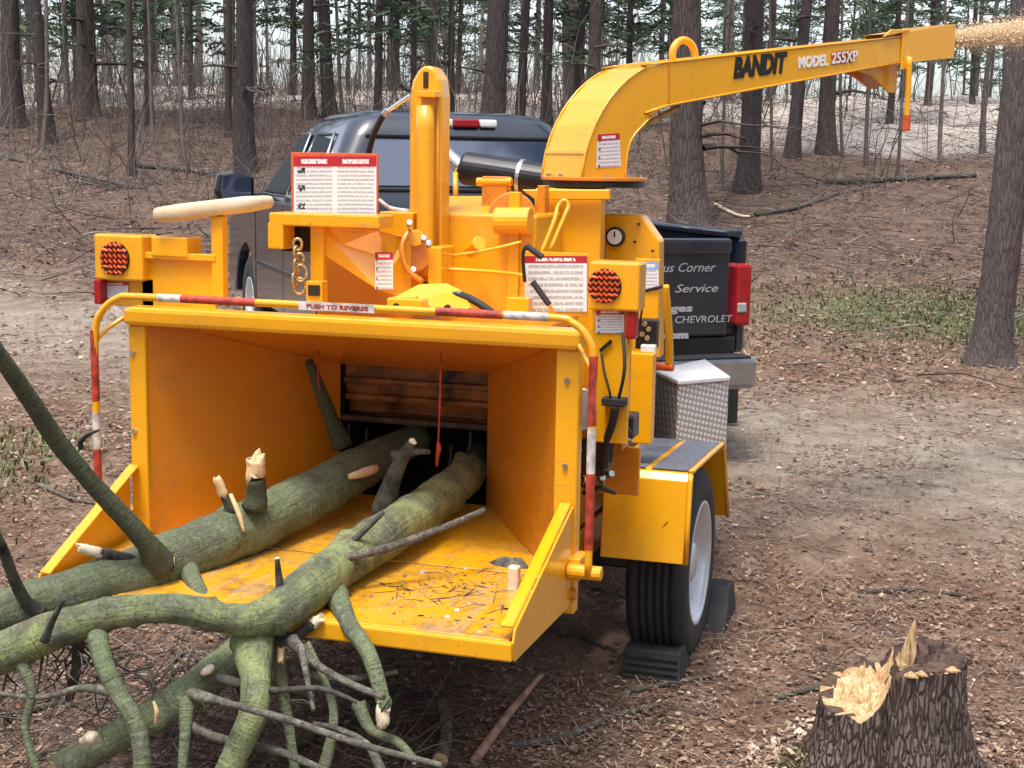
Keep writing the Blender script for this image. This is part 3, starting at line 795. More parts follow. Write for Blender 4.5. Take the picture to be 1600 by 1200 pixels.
# pines with low green boughs just inside the wood
for i, (cx_, D, lab) in enumerate((
    (120, 34, 'green pine boughs between the first and third dark trunks at left'), (232, 27, 'green pine boughs above the slim trunk on the left bank'),
    (300, 33, 'green pine left of the tall trunk behind the mirror'), (455, 36, 'green pine left of the two slim trunks over the cab'),
    (585, 27, 'green pine boughs left of the yellow cylinder top'), (645, 31, 'green pine behind the yellow cylinder top'),
    (715, 38, 'green pine between the yellow cylinder and the thick trunk'), (905, 30, 'green pine behind the top of the chute elbow'),
    (985, 27, 'green pine boughs above the chute elbow'), (1040, 34, 'green pine close left of the thickest trunk'),
    (1200, 38, 'green pine above the black chute lettering'), (1390, 31, 'green pine above the chute deflector'),
    (1450, 36, 'green pine above the chute end'), (1520, 40, 'green pine close left of the near pine'))):
    p = ground_at(cx_, D)
    tree('young_pine', lab, p - np.array([0, 0, .05]), .07 + .05 * rnd.random(), i, LOW[i % 4], 'green boughed pines inside the wood', hs=.8 + .3 * rnd.random())
# the far wood: trunks with low green crowns, and bare ones
SPANS = [(-400, 100, 'behind the leftmost dark trunk'), (100, 250, 'above the left tail lamp'), (250, 420, 'above the wooden paddle'), (420, 560, 'above the left of the cab roof'),
         (560, 700, 'behind the yellow cylinder top'), (700, 860, 'above the red brake lamp'), (860, 1050, 'above the chute elbow'), (1050, 1210, 'behind the thickest trunk'),
         (1210, 1400, 'behind the printed end of the chute'), (1400, 2000, 'behind the near pine and chip spray')]
for i in range(105):
    s = 30 + 46 * rnd.random() ** .8; t = rnd.uniform(-1, 1) * s * .39
    x = CAM[0] + s * FH[0] + t * RH[0]; y = CAM[1] + s * FH[1] + t * RH[1]
    q = t / s; px = 800 + q * FPX
    if px > 1230 and s < 44 and rnd.random() < .7: continue
    where = [w_ for a_, b_, w_ in SPANS if a_ <= px < b_][0]
    green = (rnd.random() < (.55 if (-.28 < q < -.18 or -.1 < q < .12 or .24 < q < .32) else .28))
    p = (x, y, gz(x, y) - .05)
    if green: tree('far_pine', 'distant green pine in the far wood ' + where, p, .06 + .08 * rnd.random(), i, LOW[i % 4], 'distant green pines', hs=.75 + .4 * rnd.random())
    else: tree('far_tree', 'distant slim bare tree in the far wood ' + where, p, .03 + .13 * rnd.random() ** 1.5, i, HIGH[i % 3] if rnd.random() < .3 else None, 'distant bare trees', hs=.8 + .4 * rnd.random())
# fallen trunks on the bank
def fallen(name, label, pts, r, mat, group=None):
    P = []
    for (px, py) in pts:
        q = on_ground(px, py); P.append(q + np.array([0, 0, r * .8]))
    o = tube(name, [p - P[0] for p in P], [r * (1 - .35 * i / (len(P) - 1)) for i in range(len(P))], mat, None, 9, 5, rough=.12, freq=4, jag=.4)
    o.location = tuple(P[0]); return tag(o, label, 'log', group)
fallen('fallen_log', 'pale fallen trunk lying on the bank left of the truck mirror', [(215, 262), (280, 268), (335, 276)], .055, MT['bark_grey'], 'fallen wood on the bank')
fallen('fallen_log', 'long thin fallen trunk slanting down the left bank', [(0, 246), (90, 268), (210, 296)], .04, MT['bark_grey'], 'fallen wood on the bank')
fallen('fallen_log', 'short dead limb below the long one on the left bank', [(120, 286), (165, 297), (205, 312)], .03, MT['twig_dark'], 'fallen wood on the bank')
fallen('fallen_log', 'dark fallen branch across the bank right of the thick trunk', [(1290, 288), (1400, 284), (1525, 278)], .05, MT['twig_dark'], 'fallen wood on the bank')
fallen('fallen_log', 'thin fallen branch lying low right of the truck bed', [(1180, 338), (1250, 326), (1310, 305)], .03, MT['twig_dark'], 'fallen wood on the bank')

# unseen pines added round the clearing to shade the hopper and fill reflections
def added_wood_ring():
    Ps, Fs, Rn = [], [], []; off = 0
    for i in range(34):
        a = math.radians(48 + 264 * (i + rnd.random() * .7) / 34); R0 = rnd.uniform(9, 20)
        x = CAM[0] + R0 * (FH[0] * math.cos(a) + RH[0] * math.sin(a)); y = CAM[1] + R0 * (FH[1] * math.cos(a) + RH[1] * math.sin(a))
        for me, k in ((LOW[i % 4], 1.25), (TRUNKS[i % 5], .8)):
            co = np.zeros(len(me.vertices) * 3, np.float32); me.vertices.foreach_get('co', co); co = co.reshape(-1, 3) * np.array([k, k, 1.0])
            co = co + np.array([x, y, gz(x, y) - .05])
            ix = np.zeros(len(me.loops), np.int32); me.loops.foreach_get('vertex_index', ix)
            m4 = 4 * (len(ix) // 4) if me in LOW else 4 * 20 * 14
            Fs.append(ix[:m4].reshape(-1, 4) + off); Ps.append(co); off += len(co)
            Rn.append(rng.rand(len(co)))
    V = np.concatenate(Ps); Fq = np.concatenate(Fs)
    me = bpy.data.meshes.new('added_wood_ring'); me.vertices.add(len(V)); me.vertices.foreach_set('co', V.ravel().astype(np.float32))
    m = len(Fq); me.loops.add(4 * m); me.loops.foreach_set('vertex_index', Fq.ravel().astype(np.int32))
    me.polygons.add(m); me.polygons.foreach_set('loop_start', np.arange(0, 4 * m, 4, dtype=np.int32)); me.update(calc_edges=True)
    at = me.attributes.new('rnd', 'FLOAT', 'POINT'); at.data.foreach_set('value', np.concatenate(Rn).astype(np.float32))
    tag(link('added_wood_ring', me, None, MT['needles']), 'unseen pine wood added round the clearing to shade the hopper', 'wood', kind='stuff')
added_wood_ring()
# ================================================================ PICKUP TRUCK
TH = math.radians(37)
TO = np.array([-.015, 3.24, 0.0])
_fw = np.array([-math.sin(TH), math.cos(TH)]); _ew = np.array([math.cos(TH), math.sin(TH)])
TZ = .315
truck = thing('pickup_truck', 'dark blue black pickup truck hitched ahead of the chipper', 'pickup truck', (TO[0], TO[1], TZ), TH)
def tpx(px, py, yl):
    """local (x, z) of the picture point on the truck plane y = yl"""
    d = ray(px, py); o = TO[:2] + _fw * yl
    k = ((o - CAM[:2]) @ _fw) / (d[:2] @ _fw)
    q = CAM + d * k
    return float((q[:2] - o) @ _ew), float(q[2] - TZ)
def tslab(name, pts, thick, mat, bevel=.01, parent=None, flip=False):
    return slab(name, pts, thick, mat, parent or truck, bevel, flip)
def arch(yc, zc, r, a0=0.0, a1=math.pi, n=14):
    return [(yc + r * math.cos(a0 + (a1 - a0) * k / n), zc + r * math.sin(a0 + (a1 - a0) * k / n)) for k in range(n + 1)]
for sx in (-1, 1):
    P = [(.14, .56), (.14, 1.20), (2.16, 1.22), (2.16, .48), (1.72, .46)] + arch(1.22, .42, .48, 0.08, math.pi - .08) + [(.68, .5)]
    bs = tslab('bed_side', [(sx * 1.0, a, b) for a, b in P], .07, MT['truck'], .018, None, sx < 0)
    box('bed_rail', (sx * .91 - .055 * 1, .14, 1.205), (sx * .91 + .055, 2.14, 1.245), MT['truck'], truck, .015)
    P = [(2.19, .46), (2.19, 1.30), (4.42, 1.26), (4.42, .46)]
    tslab('door', [(sx * 1.0, a, b) for a, b in P], .08, MT['truck'], .02, None, sx < 0)
    for zc in (.78, .60): box('side_moulding', (sx * .995, .16 if zc < .7 else 2.25, zc - .018), (sx * 1.012, .66 if zc < .7 else 4.38, zc + .018), MT['chromebumper'] if zc < .7 else MT['blacks'], truck, .004)
    box('door_handle', (sx * 1.0, 3.05, 1.10), (sx * 1.03, 3.22, 1.135), MT['blacks'], truck, .01)
    box('door_gap', (sx * .9985, 3.30, .5), (sx * 1.0015, 3.308, 1.26), MT['dark'], truck, 0)
    P = [(4.45, .46), (4.45, 1.26), (5.2, 1.20), (5.72, 1.06), (5.78, .55), (5.5, .5)] + arch(4.95, .42, .48, 0.08, math.pi - .08) + [(4.45, .5)]
    tslab('front_fender', [(sx * 1.0, a, b) for a, b in P[:-1]], .09, MT['truck'], .03, None, sx < 0)
    # door mirror
    mr = tslab('side_mirror', [(sx * 1.06, 4.10, 1.25), (sx * 1.33, 4.07, 1.26), (sx * 1.36, 4.07, 1.33), (sx * 1.33, 4.07, 1.47), (sx * 1.22, 4.08, 1.49), (sx * 1.06, 4.10, 1.45)], .10, MT['blacks'], .02, None, False)
    tslab('mirror_glass', [(sx * 1.09, 4.086, 1.28), (sx * 1.31, 4.062, 1.285), (sx * 1.325, 4.062, 1.34), (sx * 1.305, 4.062, 1.45), (sx * 1.22, 4.07, 1.465), (sx * 1.09, 4.088, 1.43)], .006, MT['glass'], .001, mr, sx > 0)
    box('mirror_arm', (sx * .96, 4.12, 1.27), (sx * 1.09, 4.18, 1.32), MT['blacks'], truck, .01)
    # tail lamp: red lens, clear reversing band
    tl = box('tail_light', (sx * .905, .085, .715), (sx * 1.002, .24, 1.06), MT['red'], truck, .02)
    box('reversing_lens', (sx * .915, .078, .79), (sx * .97, .10, .845), MT['script'], tl, .008)
    # headlamp
    box('headlight', (sx * .62, 5.70, .86), (sx * .97, 5.80, 1.02), MT['white'], truck, .02)
# bed: floor, bulkhead, tailgate
box('bed_floor', (-.94, .16, .66), (.94, 2.12, .70), MT['blacks'], truck, .004)
box('bulkhead', (-.94, 2.08, .66), (.94, 2.14, 1.22), MT['truck'], truck, .01)
tg = box('tailgate', (-.865, .10, .66), (.865, .16, 1.19), MT['truck'], truck, .014)
box('tailgate_lip', (-.866, .075, 1.115), (.866, .165, 1.20), MT['truck'], tg, .018)
box('tailgate_handle', (-.13, .085, 1.0), (.13, .102, 1.09), MT['blacks'], tg, .008)
box('roll_pan', (-.93, .12, .54), (.93, .22, .655), MT['blacks'], truck, .012)
bp = box('rear_bumper', (-1.0, -.02, .375), (1.0, .14, .555), MT['chromebumper'], truck, .03)
box('step_pad', (-.96, -.015, .548), (.96, .12, .560), MT['black'], bp, .004)
def ttext(s, x0, x1, yb, h, shear=.0, bold=.0):
    a = tpx(x0, yb, .10); b = tpx(x1, yb, .10); c = tpx(x0, yb - h, .10)
    text('lettering', s, (a[0], .0975, a[1]), (1, 0, 0), (0, 0, 1), (c[1] - a[1]) * 1.2, MT['script'], tg, shear, bold, .0008, b[0] - a[0])
ttext('us Corner', 1034, 1116, 425, 17, .35)
ttext('Service', 1053, 1120, 457, 15, .35)
ttext('ges', 1047, 1083, 487, 13, .1, .002)
ttext('CHEVROLET', 1053, 1142, 505, 13, .15)
ttext('.com', 1030, 1076, 529, 12, 0, .004)
# cab greenhouse as a loft of rounded sections
def rrect(x0, x1, y0, y1, r, n=6):
    out = []
    for cx_, cy_, a0 in ((x1 - r, y1 - r, 0), (x0 + r, y1 - r, 90), (x0 + r, y0 + r, 180), (x1 - r, y0 + r, 270)):
        for k in range(n + 1):
            a = math.radians(a0 + 90 * k / n); out.append((cx_ + r * math.cos(a), cy_ + r * math.sin(a)))
    return out
secs = [(1.18, .97, 2.19, 4.62, .06), (1.30, .955, 2.20, 4.60, .08), (1.38, .92, 2.22, 4.42, .10), (1.74, .765, 2.32, 3.86, .14), (1.84, .715, 2.36, 3.66, .16), (1.895, .64, 2.44, 3.52, .16), (1.92, .50, 2.60, 3.34, .16), (1.925, .2, 2.8, 3.1, .09)]
V, Fc = [], []
for z, hx, y0, y1, r in secs: V += [(a, b, z) for a, b in rrect(-hx, hx, y0, y1, r)]
m = 28
for i in range(len(secs) - 1):
    for k in range(m): Fc.append((i * m + k, i * m + (k + 1) % m, (i + 1) * m + (k + 1) % m, (i + 1) * m + k))
Fc.append(tuple(range((len(secs) - 1) * m, len(secs) * m)))
cab = mesh('cab', V, Fc, MT['truck'], truck, True)
def lerp(z, k):
    for a, b in zip(secs[:-1], secs[1:]):
        if a[0] <= z <= b[0]: return a[k] + (b[k] - a[k]) * (z - a[0]) / (b[0] - a[0])
def pane(name, pts, side):
    q = []
    for u, z in pts:
        if side == 'rear': q.append((u, lerp(z, 2) - .004, z))
        elif side == 'front': q.append((u, lerp(z, 3) + .004, z))
        else: q.append((side * (lerp(z, 1) + .015), u, z))
    return tslab(name, q, .012, MT['glass'] if side == 'rear' else MT['glass_dark'], .003, None, side in ('front',) or side == 1)
pane('rear_window', [(-.66, 1.42), (.66, 1.42), (.61, 1.72), (-.61, 1.72)], 'rear')
rwf = None
for a, b in (((-.70, 1.385), (.70, 1.405)), ((-.64, 1.735), (.64, 1.755))):
    box('window_seal', (a[0], lerp(a[1], 2) - .012, a[1]), (b[0], lerp(a[1], 2) + .03, b[1]), MT['blacks'], truck, .004)
pane('windscreen', [(-.78, 1.42), (.78, 1.42), (.66, 1.78), (-.66, 1.78)], 'front')
for sx in (-1, 1):
    pane('side_window', [(3.42, 1.33), (4.28, 1.33), (3.78, 1.72), (3.42, 1.76)], sx)
    pane('quarter_window', [(2.52, 1.33), (3.22, 1.33), (3.22, 1.76), (2.66, 1.72)], sx)
    for y0_, y1_ in ((2.50, 3.24), (3.40, 4.30)): tube('window_frame', [(sx * (lerp(1.34, 1) + .016), y0_, 1.325), (sx * (lerp(1.76, 1) + .016), y0_ + (.14 if y0_ < 3 else 0), 1.765), (sx * (lerp(1.76, 1) + .016), (3.24 if y0_ < 3 else 3.74), 1.765)], .010, MT['chromebumper'], truck, 6, 1)
    b = tube('window_trim', [(sx * (lerp(1.34, 1) + .012), 2.50, 1.315), (sx * (lerp(1.34, 1) + .012), 4.3, 1.315)], .012, MT['chromebumper'], truck, 8, 2)
bl = box('brake_lamp', (-.035, lerp(1.84, 2) - .035, 1.812), (.145, lerp(1.84, 2) + .05, 1.868), MT['red'], truck, .012)
for sx in (-1, 1): box('cargo_lamp', (.055 + sx * .095, lerp(1.84, 2) - .034, 1.814), (.055 + sx * .215, lerp(1.84, 2) + .05, 1.866), MT['white'], truck, .014)
# hood, grille, floor pan
V = [(-.97, 4.55, 1.20), (.97, 4.55, 1.20), (.90, 5.70, 1.08), (-.90, 5.70, 1.08), (-.80, 4.55, 1.30), (.80, 4.55, 1.30), (.72, 5.62, 1.16), (-.72, 5.62, 1.16)]
mesh('hood', V, [(0, 1, 5, 4), (1, 2, 6, 5), (2, 3, 7, 6), (3, 0, 4, 7), (4, 5, 6, 7)], MT['truck'], truck)
box('grille', (-.6, 5.70, .70), (.6, 5.78, 1.05), MT['chromebumper'], truck, .02)
box('front_bumper', (-.98, 5.74, .42), (.98, 5.90, .66), MT['chromebumper'], truck, .03)
box('chassis', (-.78, .2, .36), (.78, 5.6, .56), MT['dark'], truck, .02)
def wheel_parts(parent, c, ax, r, wdt, rr, matrim, ribs=4):
    h = wdt / 2
    prof = [(rr - .012, -h * .86), (rr + .02, -h * .98), ((r + rr) / 2, -h), (r - .03, -h * .95), (r - .008, -h * .82), (r, -h * .72)]
    for k in range(ribs):
        u = -h * .62 + (h * 1.24) * (k + .5) / ribs
        prof += [(r, u - .008), (r - .012, u - .005), (r - .012, u + .005), (r, u + .008)]
    prof += [(r, h * .72), (r - .008, h * .82), (r - .03, h * .95), ((r + rr) / 2, h), (rr + .02, h * .98), (rr - .012, h * .86)]
    whl = lathe('tyre', prof, c, ax, MT['tyre'], parent, 48)
    p2 = [(rr - .012, -h * .86), (rr - .03, -h * .4), (rr - .03, h * .3), (rr - .015, h * .70), (rr + .006, h * .93), (rr + .008, h * .97), (rr - .004, h * .97), (rr - .02, h * .80), (rr * .84, h * .30), (rr * .62, h * .22), (rr * .40, h * .38), (rr * .33, h * .40), (rr * .32, h * .70), (rr * .24, h * .78), (.001, h * .79)]
    lathe('rim', p2, c, ax, matrim, parent, 40)
    axv = Vector(ax).normalized(); q = axv.to_track_quat('Z', 'Y').to_matrix()
    for k in range(8):
        a = math.pi * 2 * k / 8
        p = Vector(c) + q @ Vector((rr * .50 * math.cos(a), rr * .50 * math.sin(a), h * .28))
        cyl('lug_nut', p, p + axv * .028, .011, MT['chrome'], parent, 6)
    return whl
for yc in (1.22, 4.95):
    for sx in (-1, 1):
        wp = bpy.data.objects.new('wheel', None); COL.objects.link(wp); wp.parent = truck
        wheel_parts(wp, (sx * .84, yc, .39), (sx, 0, 0), .40, .26, .215, MT['rim'])
_a, _b = tpx(1131, 634, .9), tpx(1150, 660, .9)
box('mud_flap', (_a[0], .88, _b[1]), (_b[0], .92, _a[1] + .25), MT['black'], truck, .006)
hk = cyl('hitch_bar', (0, -.16, .44), (0, .3, .44), .035, MT['blacks'], truck, 12)
# ================================================================ WOOD CHIPPER
ch = thing('wood_chipper', 'big yellow trailer wood chipper with open infeed hopper and long discharge chute', 'wood chipper', (0, 0, 0))
Y_, YD, YWS = MT['yellow'], MT['yellow_dirty'], MT['yellow_worn_shade']
def decal(name, pts, mat, parent=ch, thick=.003, back=None):
    """printed plate; pts top-left, top-right, bottom-right, bottom-left as seen"""
    P = [Vector(p) for p in pts]; n = (P[1] - P[0]).cross(P[3] - P[0]).normalized()   # points away from the viewer side
    v = [tuple(p) for p in P] + [tuple(p + n * thick) for p in P]
    f = [(0, 3, 2, 1), (4, 5, 6, 7), (0, 1, 5, 4), (1, 2, 6, 5), (2, 3, 7, 6), (3, 0, 4, 7)]
    o = mesh(name, v, f, mat, parent); uv = o.data.uv_layers.new(name='UVMap')
    co = {0: (0, 1), 1: (1, 1), 2: (1, 0), 3: (0, 0)}
    for li in range(4):
        vi = o.data.loops[li].vertex_index; uv.data[li].uv = co[vi]
    for li in range(4, len(o.data.loops)): uv.data[li].uv = (.5, .02)
    return o
def pdecal(name, x0, y0, x1, y1, Y, mat, parent=ch, skew=0):
    return decal(name, [onY(x0, y0, Y), onY(x1, y0 + skew, Y), onY(x1, y1 + skew, Y), onY(x0, y1, Y)], mat, parent)
W = .70
# ---- hopper: four flared walls, flanges round the mouth
fl, fr_, ft, fb = -.695, .705, 1.385, .668
tl_, tr_, tt, tb, ty = -.287, .283, 1.186, .715, .62
slab('hopper_left_wall', [(fl, 0, ft), (tl_, ty, tt), (tl_, ty, tb), (fl, 0, fb)], .006, YWS, ch, .001, True)
slab('hopper_right_wall', [(fr_, 0, ft), (tr_, ty, tt), (tr_, ty, tb), (fr_, 0, fb)], .006, YWS, ch, .001, False)
slab('hopper_roof', [(fl, 0, ft), (fr_, 0, ft), (tr_, ty, tt), (tl_, ty, tt)], .006, YWS, ch, .001, False)
slab('hopper_floor', [(fl, 0, fb - .002), (fr_, 0, fb - .002), (tr_, ty, tb - .002), (tl_, ty, tb - .002)], .006, YD, ch, .001, True)
box('mouth_flange', (.700, -.022, .56), (.772, .03, 1.372), Y_, ch, .006)
box('mouth_flange', (-.752, -.022, .56), (-.690, .03, 1.372), Y_, ch, .006)
box('mouth_top_beam', (-.757, -.045, 1.373), (.777, .05, 1.432), Y_, ch, .014)
for sx in (-1, 1):
    for z in (.72, 1.02, 1.28): cyl('bolt', (sx * .735, -.03, z), (sx * .735, -.02, z), .009, MT['steel'], ch, 6)
    # outside braces of the hopper
    slab('hopper_side_rib', [(sx * .74, .03, 1.37), (sx * .40, .55, 1.24), (sx * .40, .55, 1.19), (sx * .74, .03, 1.30)], .012, Y_, ch, .002)
slab('hopper_top_skin', [(-.75, .05, 1.428), (.77, .05, 1.428), (.45, .66, 1.30), (-.45, .66, 1.30)], .005, Y_, ch, .001, True)
# ---- throat: ribbed feed roller, lip and dark lining
rl = cyl('feed_roller', (-.28, .80, 1.13), (.277, .80, 1.13), .150, MT['rust'], ch, 40)
for k in range(16):
    a = 2 * math.pi * k / 16
    c = Vector((0, .80 + .158 * math.cos(a), 1.13 + .158 * math.sin(a)))
    bm = bmesh.new(); bmesh.ops.create_cube(bm, size=1); bmesh.ops.scale(bm, vec=(.552, .028, .020), verts=bm.verts)
    bmesh.ops.transform(bm, matrix=Matrix.Translation(c) @ Matrix.Rotation(a, 4, 'X'), verts=bm.verts)
    from_bm('roller_bar', bm, MT['rust'], rl, .003, 1)
box('throat_lip', (-.282, .615, .980), (.279, .66, 1.003), MT['rust_dark'], ch, .006)
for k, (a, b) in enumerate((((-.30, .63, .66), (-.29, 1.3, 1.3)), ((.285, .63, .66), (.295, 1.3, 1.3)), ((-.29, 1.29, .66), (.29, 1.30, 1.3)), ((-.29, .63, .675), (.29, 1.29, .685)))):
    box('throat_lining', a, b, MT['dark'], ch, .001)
for i, (px, py) in enumerate(((545, 678), (573, 685), (615, 695), (705, 712), (735, 690))):
    a = onY(px, py, .66 + .03 * (i % 2)); tube('rubber_curtain_strip', [a + np.array([0, 0, .04]), a, a - np.array([.004, .01, .045])], .008, MT['black'], ch, 6, 3)
p0, p1, p2 = onY(689, 548, .12), onY(687, 640, .14), onY(684, 705, .16)
rp = tube('pull_rope', [p0, p1, p2], .0032, MT['red_tape'], ch, 6, 4)
tube('rope_knot', [p2 + np.array([0, 0, .03]), p2 + np.array([.004, 0, .01]), p2 - np.array([0, 0, .012]), p2 - np.array([.003, 0, .05])], [.005, .009, .007, .004], MT['red_tape'], rp, 8, 4)
tube('stop_cable', [onY(497, 545, .35), onY(498, 600, .4), onY(512, 640, .5)], .003, MT['red_tape'], ch, 6, 3)
# ---- fold-down tray with flared cheeks
tr = slab('tray', [(-.735, -.022, .660), (.745, -.022, .660), (.742, -.592, .652), (-.690, -.592, .652)], .008, YD, ch, .001, True)
box('tray_lip', (-.702, -.612, .604), (.757, -.586, .658), Y_, tr, .007)
for sx in (-1, 1):
    q = [(-.024, .898), (-.600, .694), (-.616, .66), (-.600, .606), (-.055, .593), (-.024, .61)]
    cx_at = lambda s_, y_: .757 if s_ > 0 else -.757 + .055 * min(1, max(0, (-.024 - y_) / .58))
    wg = slab('tray_cheek', [(cx_at(sx, a), a, b) for a, b in q], .007, Y_, ch, .001, sx < 0)
    slab('cheek_flange', [(sx * .757, -.024, .902), (cx_at(sx, -.604), -.604, .698), (cx_at(sx, -.604) - sx * .035, -.604, .696), (sx * .722, -.024, .900)], .008, Y_, wg, .002, sx > 0)
    cyl('hinge', (sx * .70, -.03, .628), (sx * .78, -.03, .628), .018, YWS, ch, 12)
# support under the hopper floor
box('hopper_keel', (-.35, .02, .40), (.35, .60, .60), YWS, ch, .01)
# ---- control bar loop with reflective tape
BR = .0118
bz = 1.474
loop = [(-.832, -.095, .72), (-.832, -.095, 1.05), (-.828, -.095, 1.34), (-.80, -.095, 1.42), (-.74, -.095, 1.466), (-.66, -.095, bz), (-.2, -.095, bz), (.25, -.095, bz), (.69, -.095, bz), (.765, -.095, 1.462), (.812, -.095, 1.42), (.832, -.095, 1.34), (.832, -.095, 1.05), (.832, -.095, .71)]
cb = tube('control_bar', loop, BR, Y_, ch, 12, 6)
def tape(p, q, mat): cyl('reflective_tape', p, q, BR + .0012, mat, cb, 14)
def topx(px): return onY(px, 482, -.095)[0]
for a, b, m_ in ((248, 284, 'white_tape'), (284, 400, 'red_tape'), (682, 786, 'red_tape'), (790, 858, 'white_tape')):
    tape((topx(a), -.095, bz), (topx(b), -.095, bz), MT[m_])
lb = decal('bar_label', [(topx(470), -.1105, bz + .013), (topx(588), -.1105, bz + .013), (topx(588), -.1105, bz - .013), (topx(470), -.1105, bz - .013)], MT['white_tape'], cb, .002)
text('lettering', 'PUSH TO REVERSE', (topx(482), -.1112, bz - .006), (1, 0, 0), (0, 0, 1), .017, MT['red_tape'], cb, 0, .0006, .0004, topx(578) - topx(482))
def zr(py, sx): return onX(920 if sx > 0 else 165, py, .832 * sx)[2]
for a, b, m_ in ((560, 668, 'red_tape'), (672, 742, 'white_tape'), (742, 858, 'red_tape')): tape((.832, -.095, zr(a, 1)), (.832, -.095, zr(b, 1)), MT[m_])
for a, b, m_ in ((512, 622, 'red_tape'), (640, 696, 'white_tape'), (698, 750, 'red_tape')): tape((-.832, -.095, zr(a, -1)), (-.832, -.095, zr(b, -1)), MT[m_])
for sx in (-1, 1):
    cyl('bar_pivot', (sx * .765, -.08, .715), (sx * .87, -.08, .715), .022, Y_, ch, 14, .004)
    box('bar_bracket', (sx * .755, -.07, .68), (sx * .80, .03, .75), Y_, ch, .005)
    tube('bar_guide', [(sx * .76, -.02, 1.40), (sx * .80, -.07, 1.36), (sx * .83, -.09, 1.32)], .007, Y_, ch, 8, 3)
# ---- left lamp panel with round lamp guard
def lamp(x0, y0, x1, y1, Y, cx_, cy_, rpx):
    hb = pbox('lamp_box', x0, y0, x1, y1, Y, .10, Y_, ch, .008)
    c = onY(cx_, cy_, Y); r = rpx * depth(c) / FPX
    cyl('lamp_recess', (c[0], Y - .004, c[2]), (c[0], Y + .004, c[2]), r, MT['blacks'], hb, 28)
    for k in range(6):
        zc = c[2] + r * (-.82 + 1.64 * k / 5); hw = math.sqrt(max(0, r * r - (zc - c[2]) ** 2)) * .97
        pts = []; n = 12; V = []; Fc = []
        t = r * .105
        for j in range(n + 1):
            x = c[0] - hw + 2 * hw * j / n; ph = (x - c[0]) / r * 3.1
            z = zc + r * .10 * (abs((ph % 1.0) - .5) * 4 - 1)
            V += [(x, Y - .006, z - t), (x, Y - .006, z + t), (x, Y - .014, z)]
        for j in range(n):
            a = j * 3; Fc += [(a, a + 3, a + 5, a + 2), (a + 2, a + 5, a + 4, a + 1)]
        mesh('guard_bar', V, Fc, MT['red_orange'], hb)
    return hb
lamp(148, 368, 222, 437, .20, 180, 404, 26)
pbox('lamp_panel', 222, 402, 336, 478, .24, .012, Y_, ch, .003)
pbox('panel_flange', 222, 398, 336, 404, .215, .03, Y_, ch, .003)
pbox('panel_skirt', 158, 436, 240, 476, .24, .012, Y_, ch, .003)
pbox('valve_box', 236, 371, 292, 401, .21, .10, Y_, ch, .006)
pbox('bracket_post', 331, 338, 347, 472, .22, .04, Y_, ch, .004)
pdecal('warning_label', 157, 441, 200, 466, .234, MT['sign_small'])
pbox('side_marker', 147, 437, 156, 475, .19, .05, MT['red'], ch, .004)
decal('stripe_label', [onY(178, 478, -.03), onY(206, 500, -.03), onY(200, 508, -.03), onY(172, 486, -.03)], MT['white_tape'])
# ---- right lamp panel
lamp(919, 411, 1000, 484, .20, 945, 447, 27)
pbox('lamp_panel', 919, 482, 986, 690, .24, .012, Y_, ch, .003)
pdecal('warning_label', 931, 484, 975, 521, .236, MT['sign_small'])
decal('stripe_label', [onY(936, 546, .23), onY(954, 530, .23), onY(957, 535, .23), onY(938, 552, .23)], MT['blacks'])
pbox('side_marker', 976, 484, 994, 530, .21, .05, MT['red'], ch, .008)
# side body panels, cables and valve gear between hopper and wheel
pbox('side_body', 972, 553, 1021, 692, .95, .06, Y_, ch, .006)
pbox('side_body_top', 905, 530, 978, 700, .60, .10, YWS, ch, .006)
box('side_body_core', (.44, .72, .60), (.56, 1.60, 1.22), YWS, ch, .006)
tube('control_cable', [onY(940, 552, .22), onY(944, 580, .20), onY(952, 610, .19), onY(955, 628, .2)], .004, MT['black'], ch, 8, 5)
tube('control_cable', [onY(973, 520, .22), onY(976, 560, .19), onY(974, 590, .18), onY(966, 626, .2)], .0055, MT['black'], ch, 8, 5)
pbox('cable_clamp', 939, 624, 976, 634, .19, .05, MT['black'], ch, .004)
tube('hydraulic_hose', [onY(962, 634, .2), onY(957, 660, .22), onY(948, 690, .25), onY(944, 730, .28)], .013, MT['black'], ch, 10, 5)
tube('hydraulic_hose', [onY(985, 680, .5), onY(970, 668, .40), onY(955, 690, .35), onY(950, 720, .35)], .014, MT['black'], ch, 10, 5)
tube('hydraulic_hose', [onY(905, 650, .4), onY(898, 700, .35), onY(905, 745, .35), onY(925, 765, .4)], .013, MT['black'], ch, 10, 5)
pbox('valve_block', 905, 690, 945, 742, .32, .12, MT['rust_dark'], ch, .006)
pbox('valve_body', 938, 650, 990, 684, .55, .1, MT['blacks'], ch, .008)
cyl('hydraulic_motor', onY(908, 640, .3), onY(900, 640, .75), .055, Y_, ch, 24, .006)
cyl('hydraulic_motor_flange', onY(905, 640, .28), onY(905, 640, .31), .07, MT['steel'], ch, 24, .004)
for i, (px, py) in enumerate(((902, 672), (899, 705), (912, 752), (936, 748), (950, 742), (930, 690))):
    a = onY(px, py, .30 + .02 * i); cyl('hose_fitting', a, a + np.array([.02, -.03, .012]), .012, MT['steel'], ch, 6, .002)
for i, (px, py, qx, qy) in enumerate(((900, 735, 925, 690), (940, 765, 948, 700), (912, 770, 960, 770), (930, 680, 985, 690))):
    tube('pipe', [onY(px, py, .42), onY((px + qx) / 2, (py + qy) / 2 - 8, .38), onY(qx, qy, .44)], .008, MT['steel'] if i % 2 else MT['rust_dark'], ch, 8, 4)
pbox('frame_gusset', 935, 700, 1000, 770, .68, .02, YWS, ch, .004)
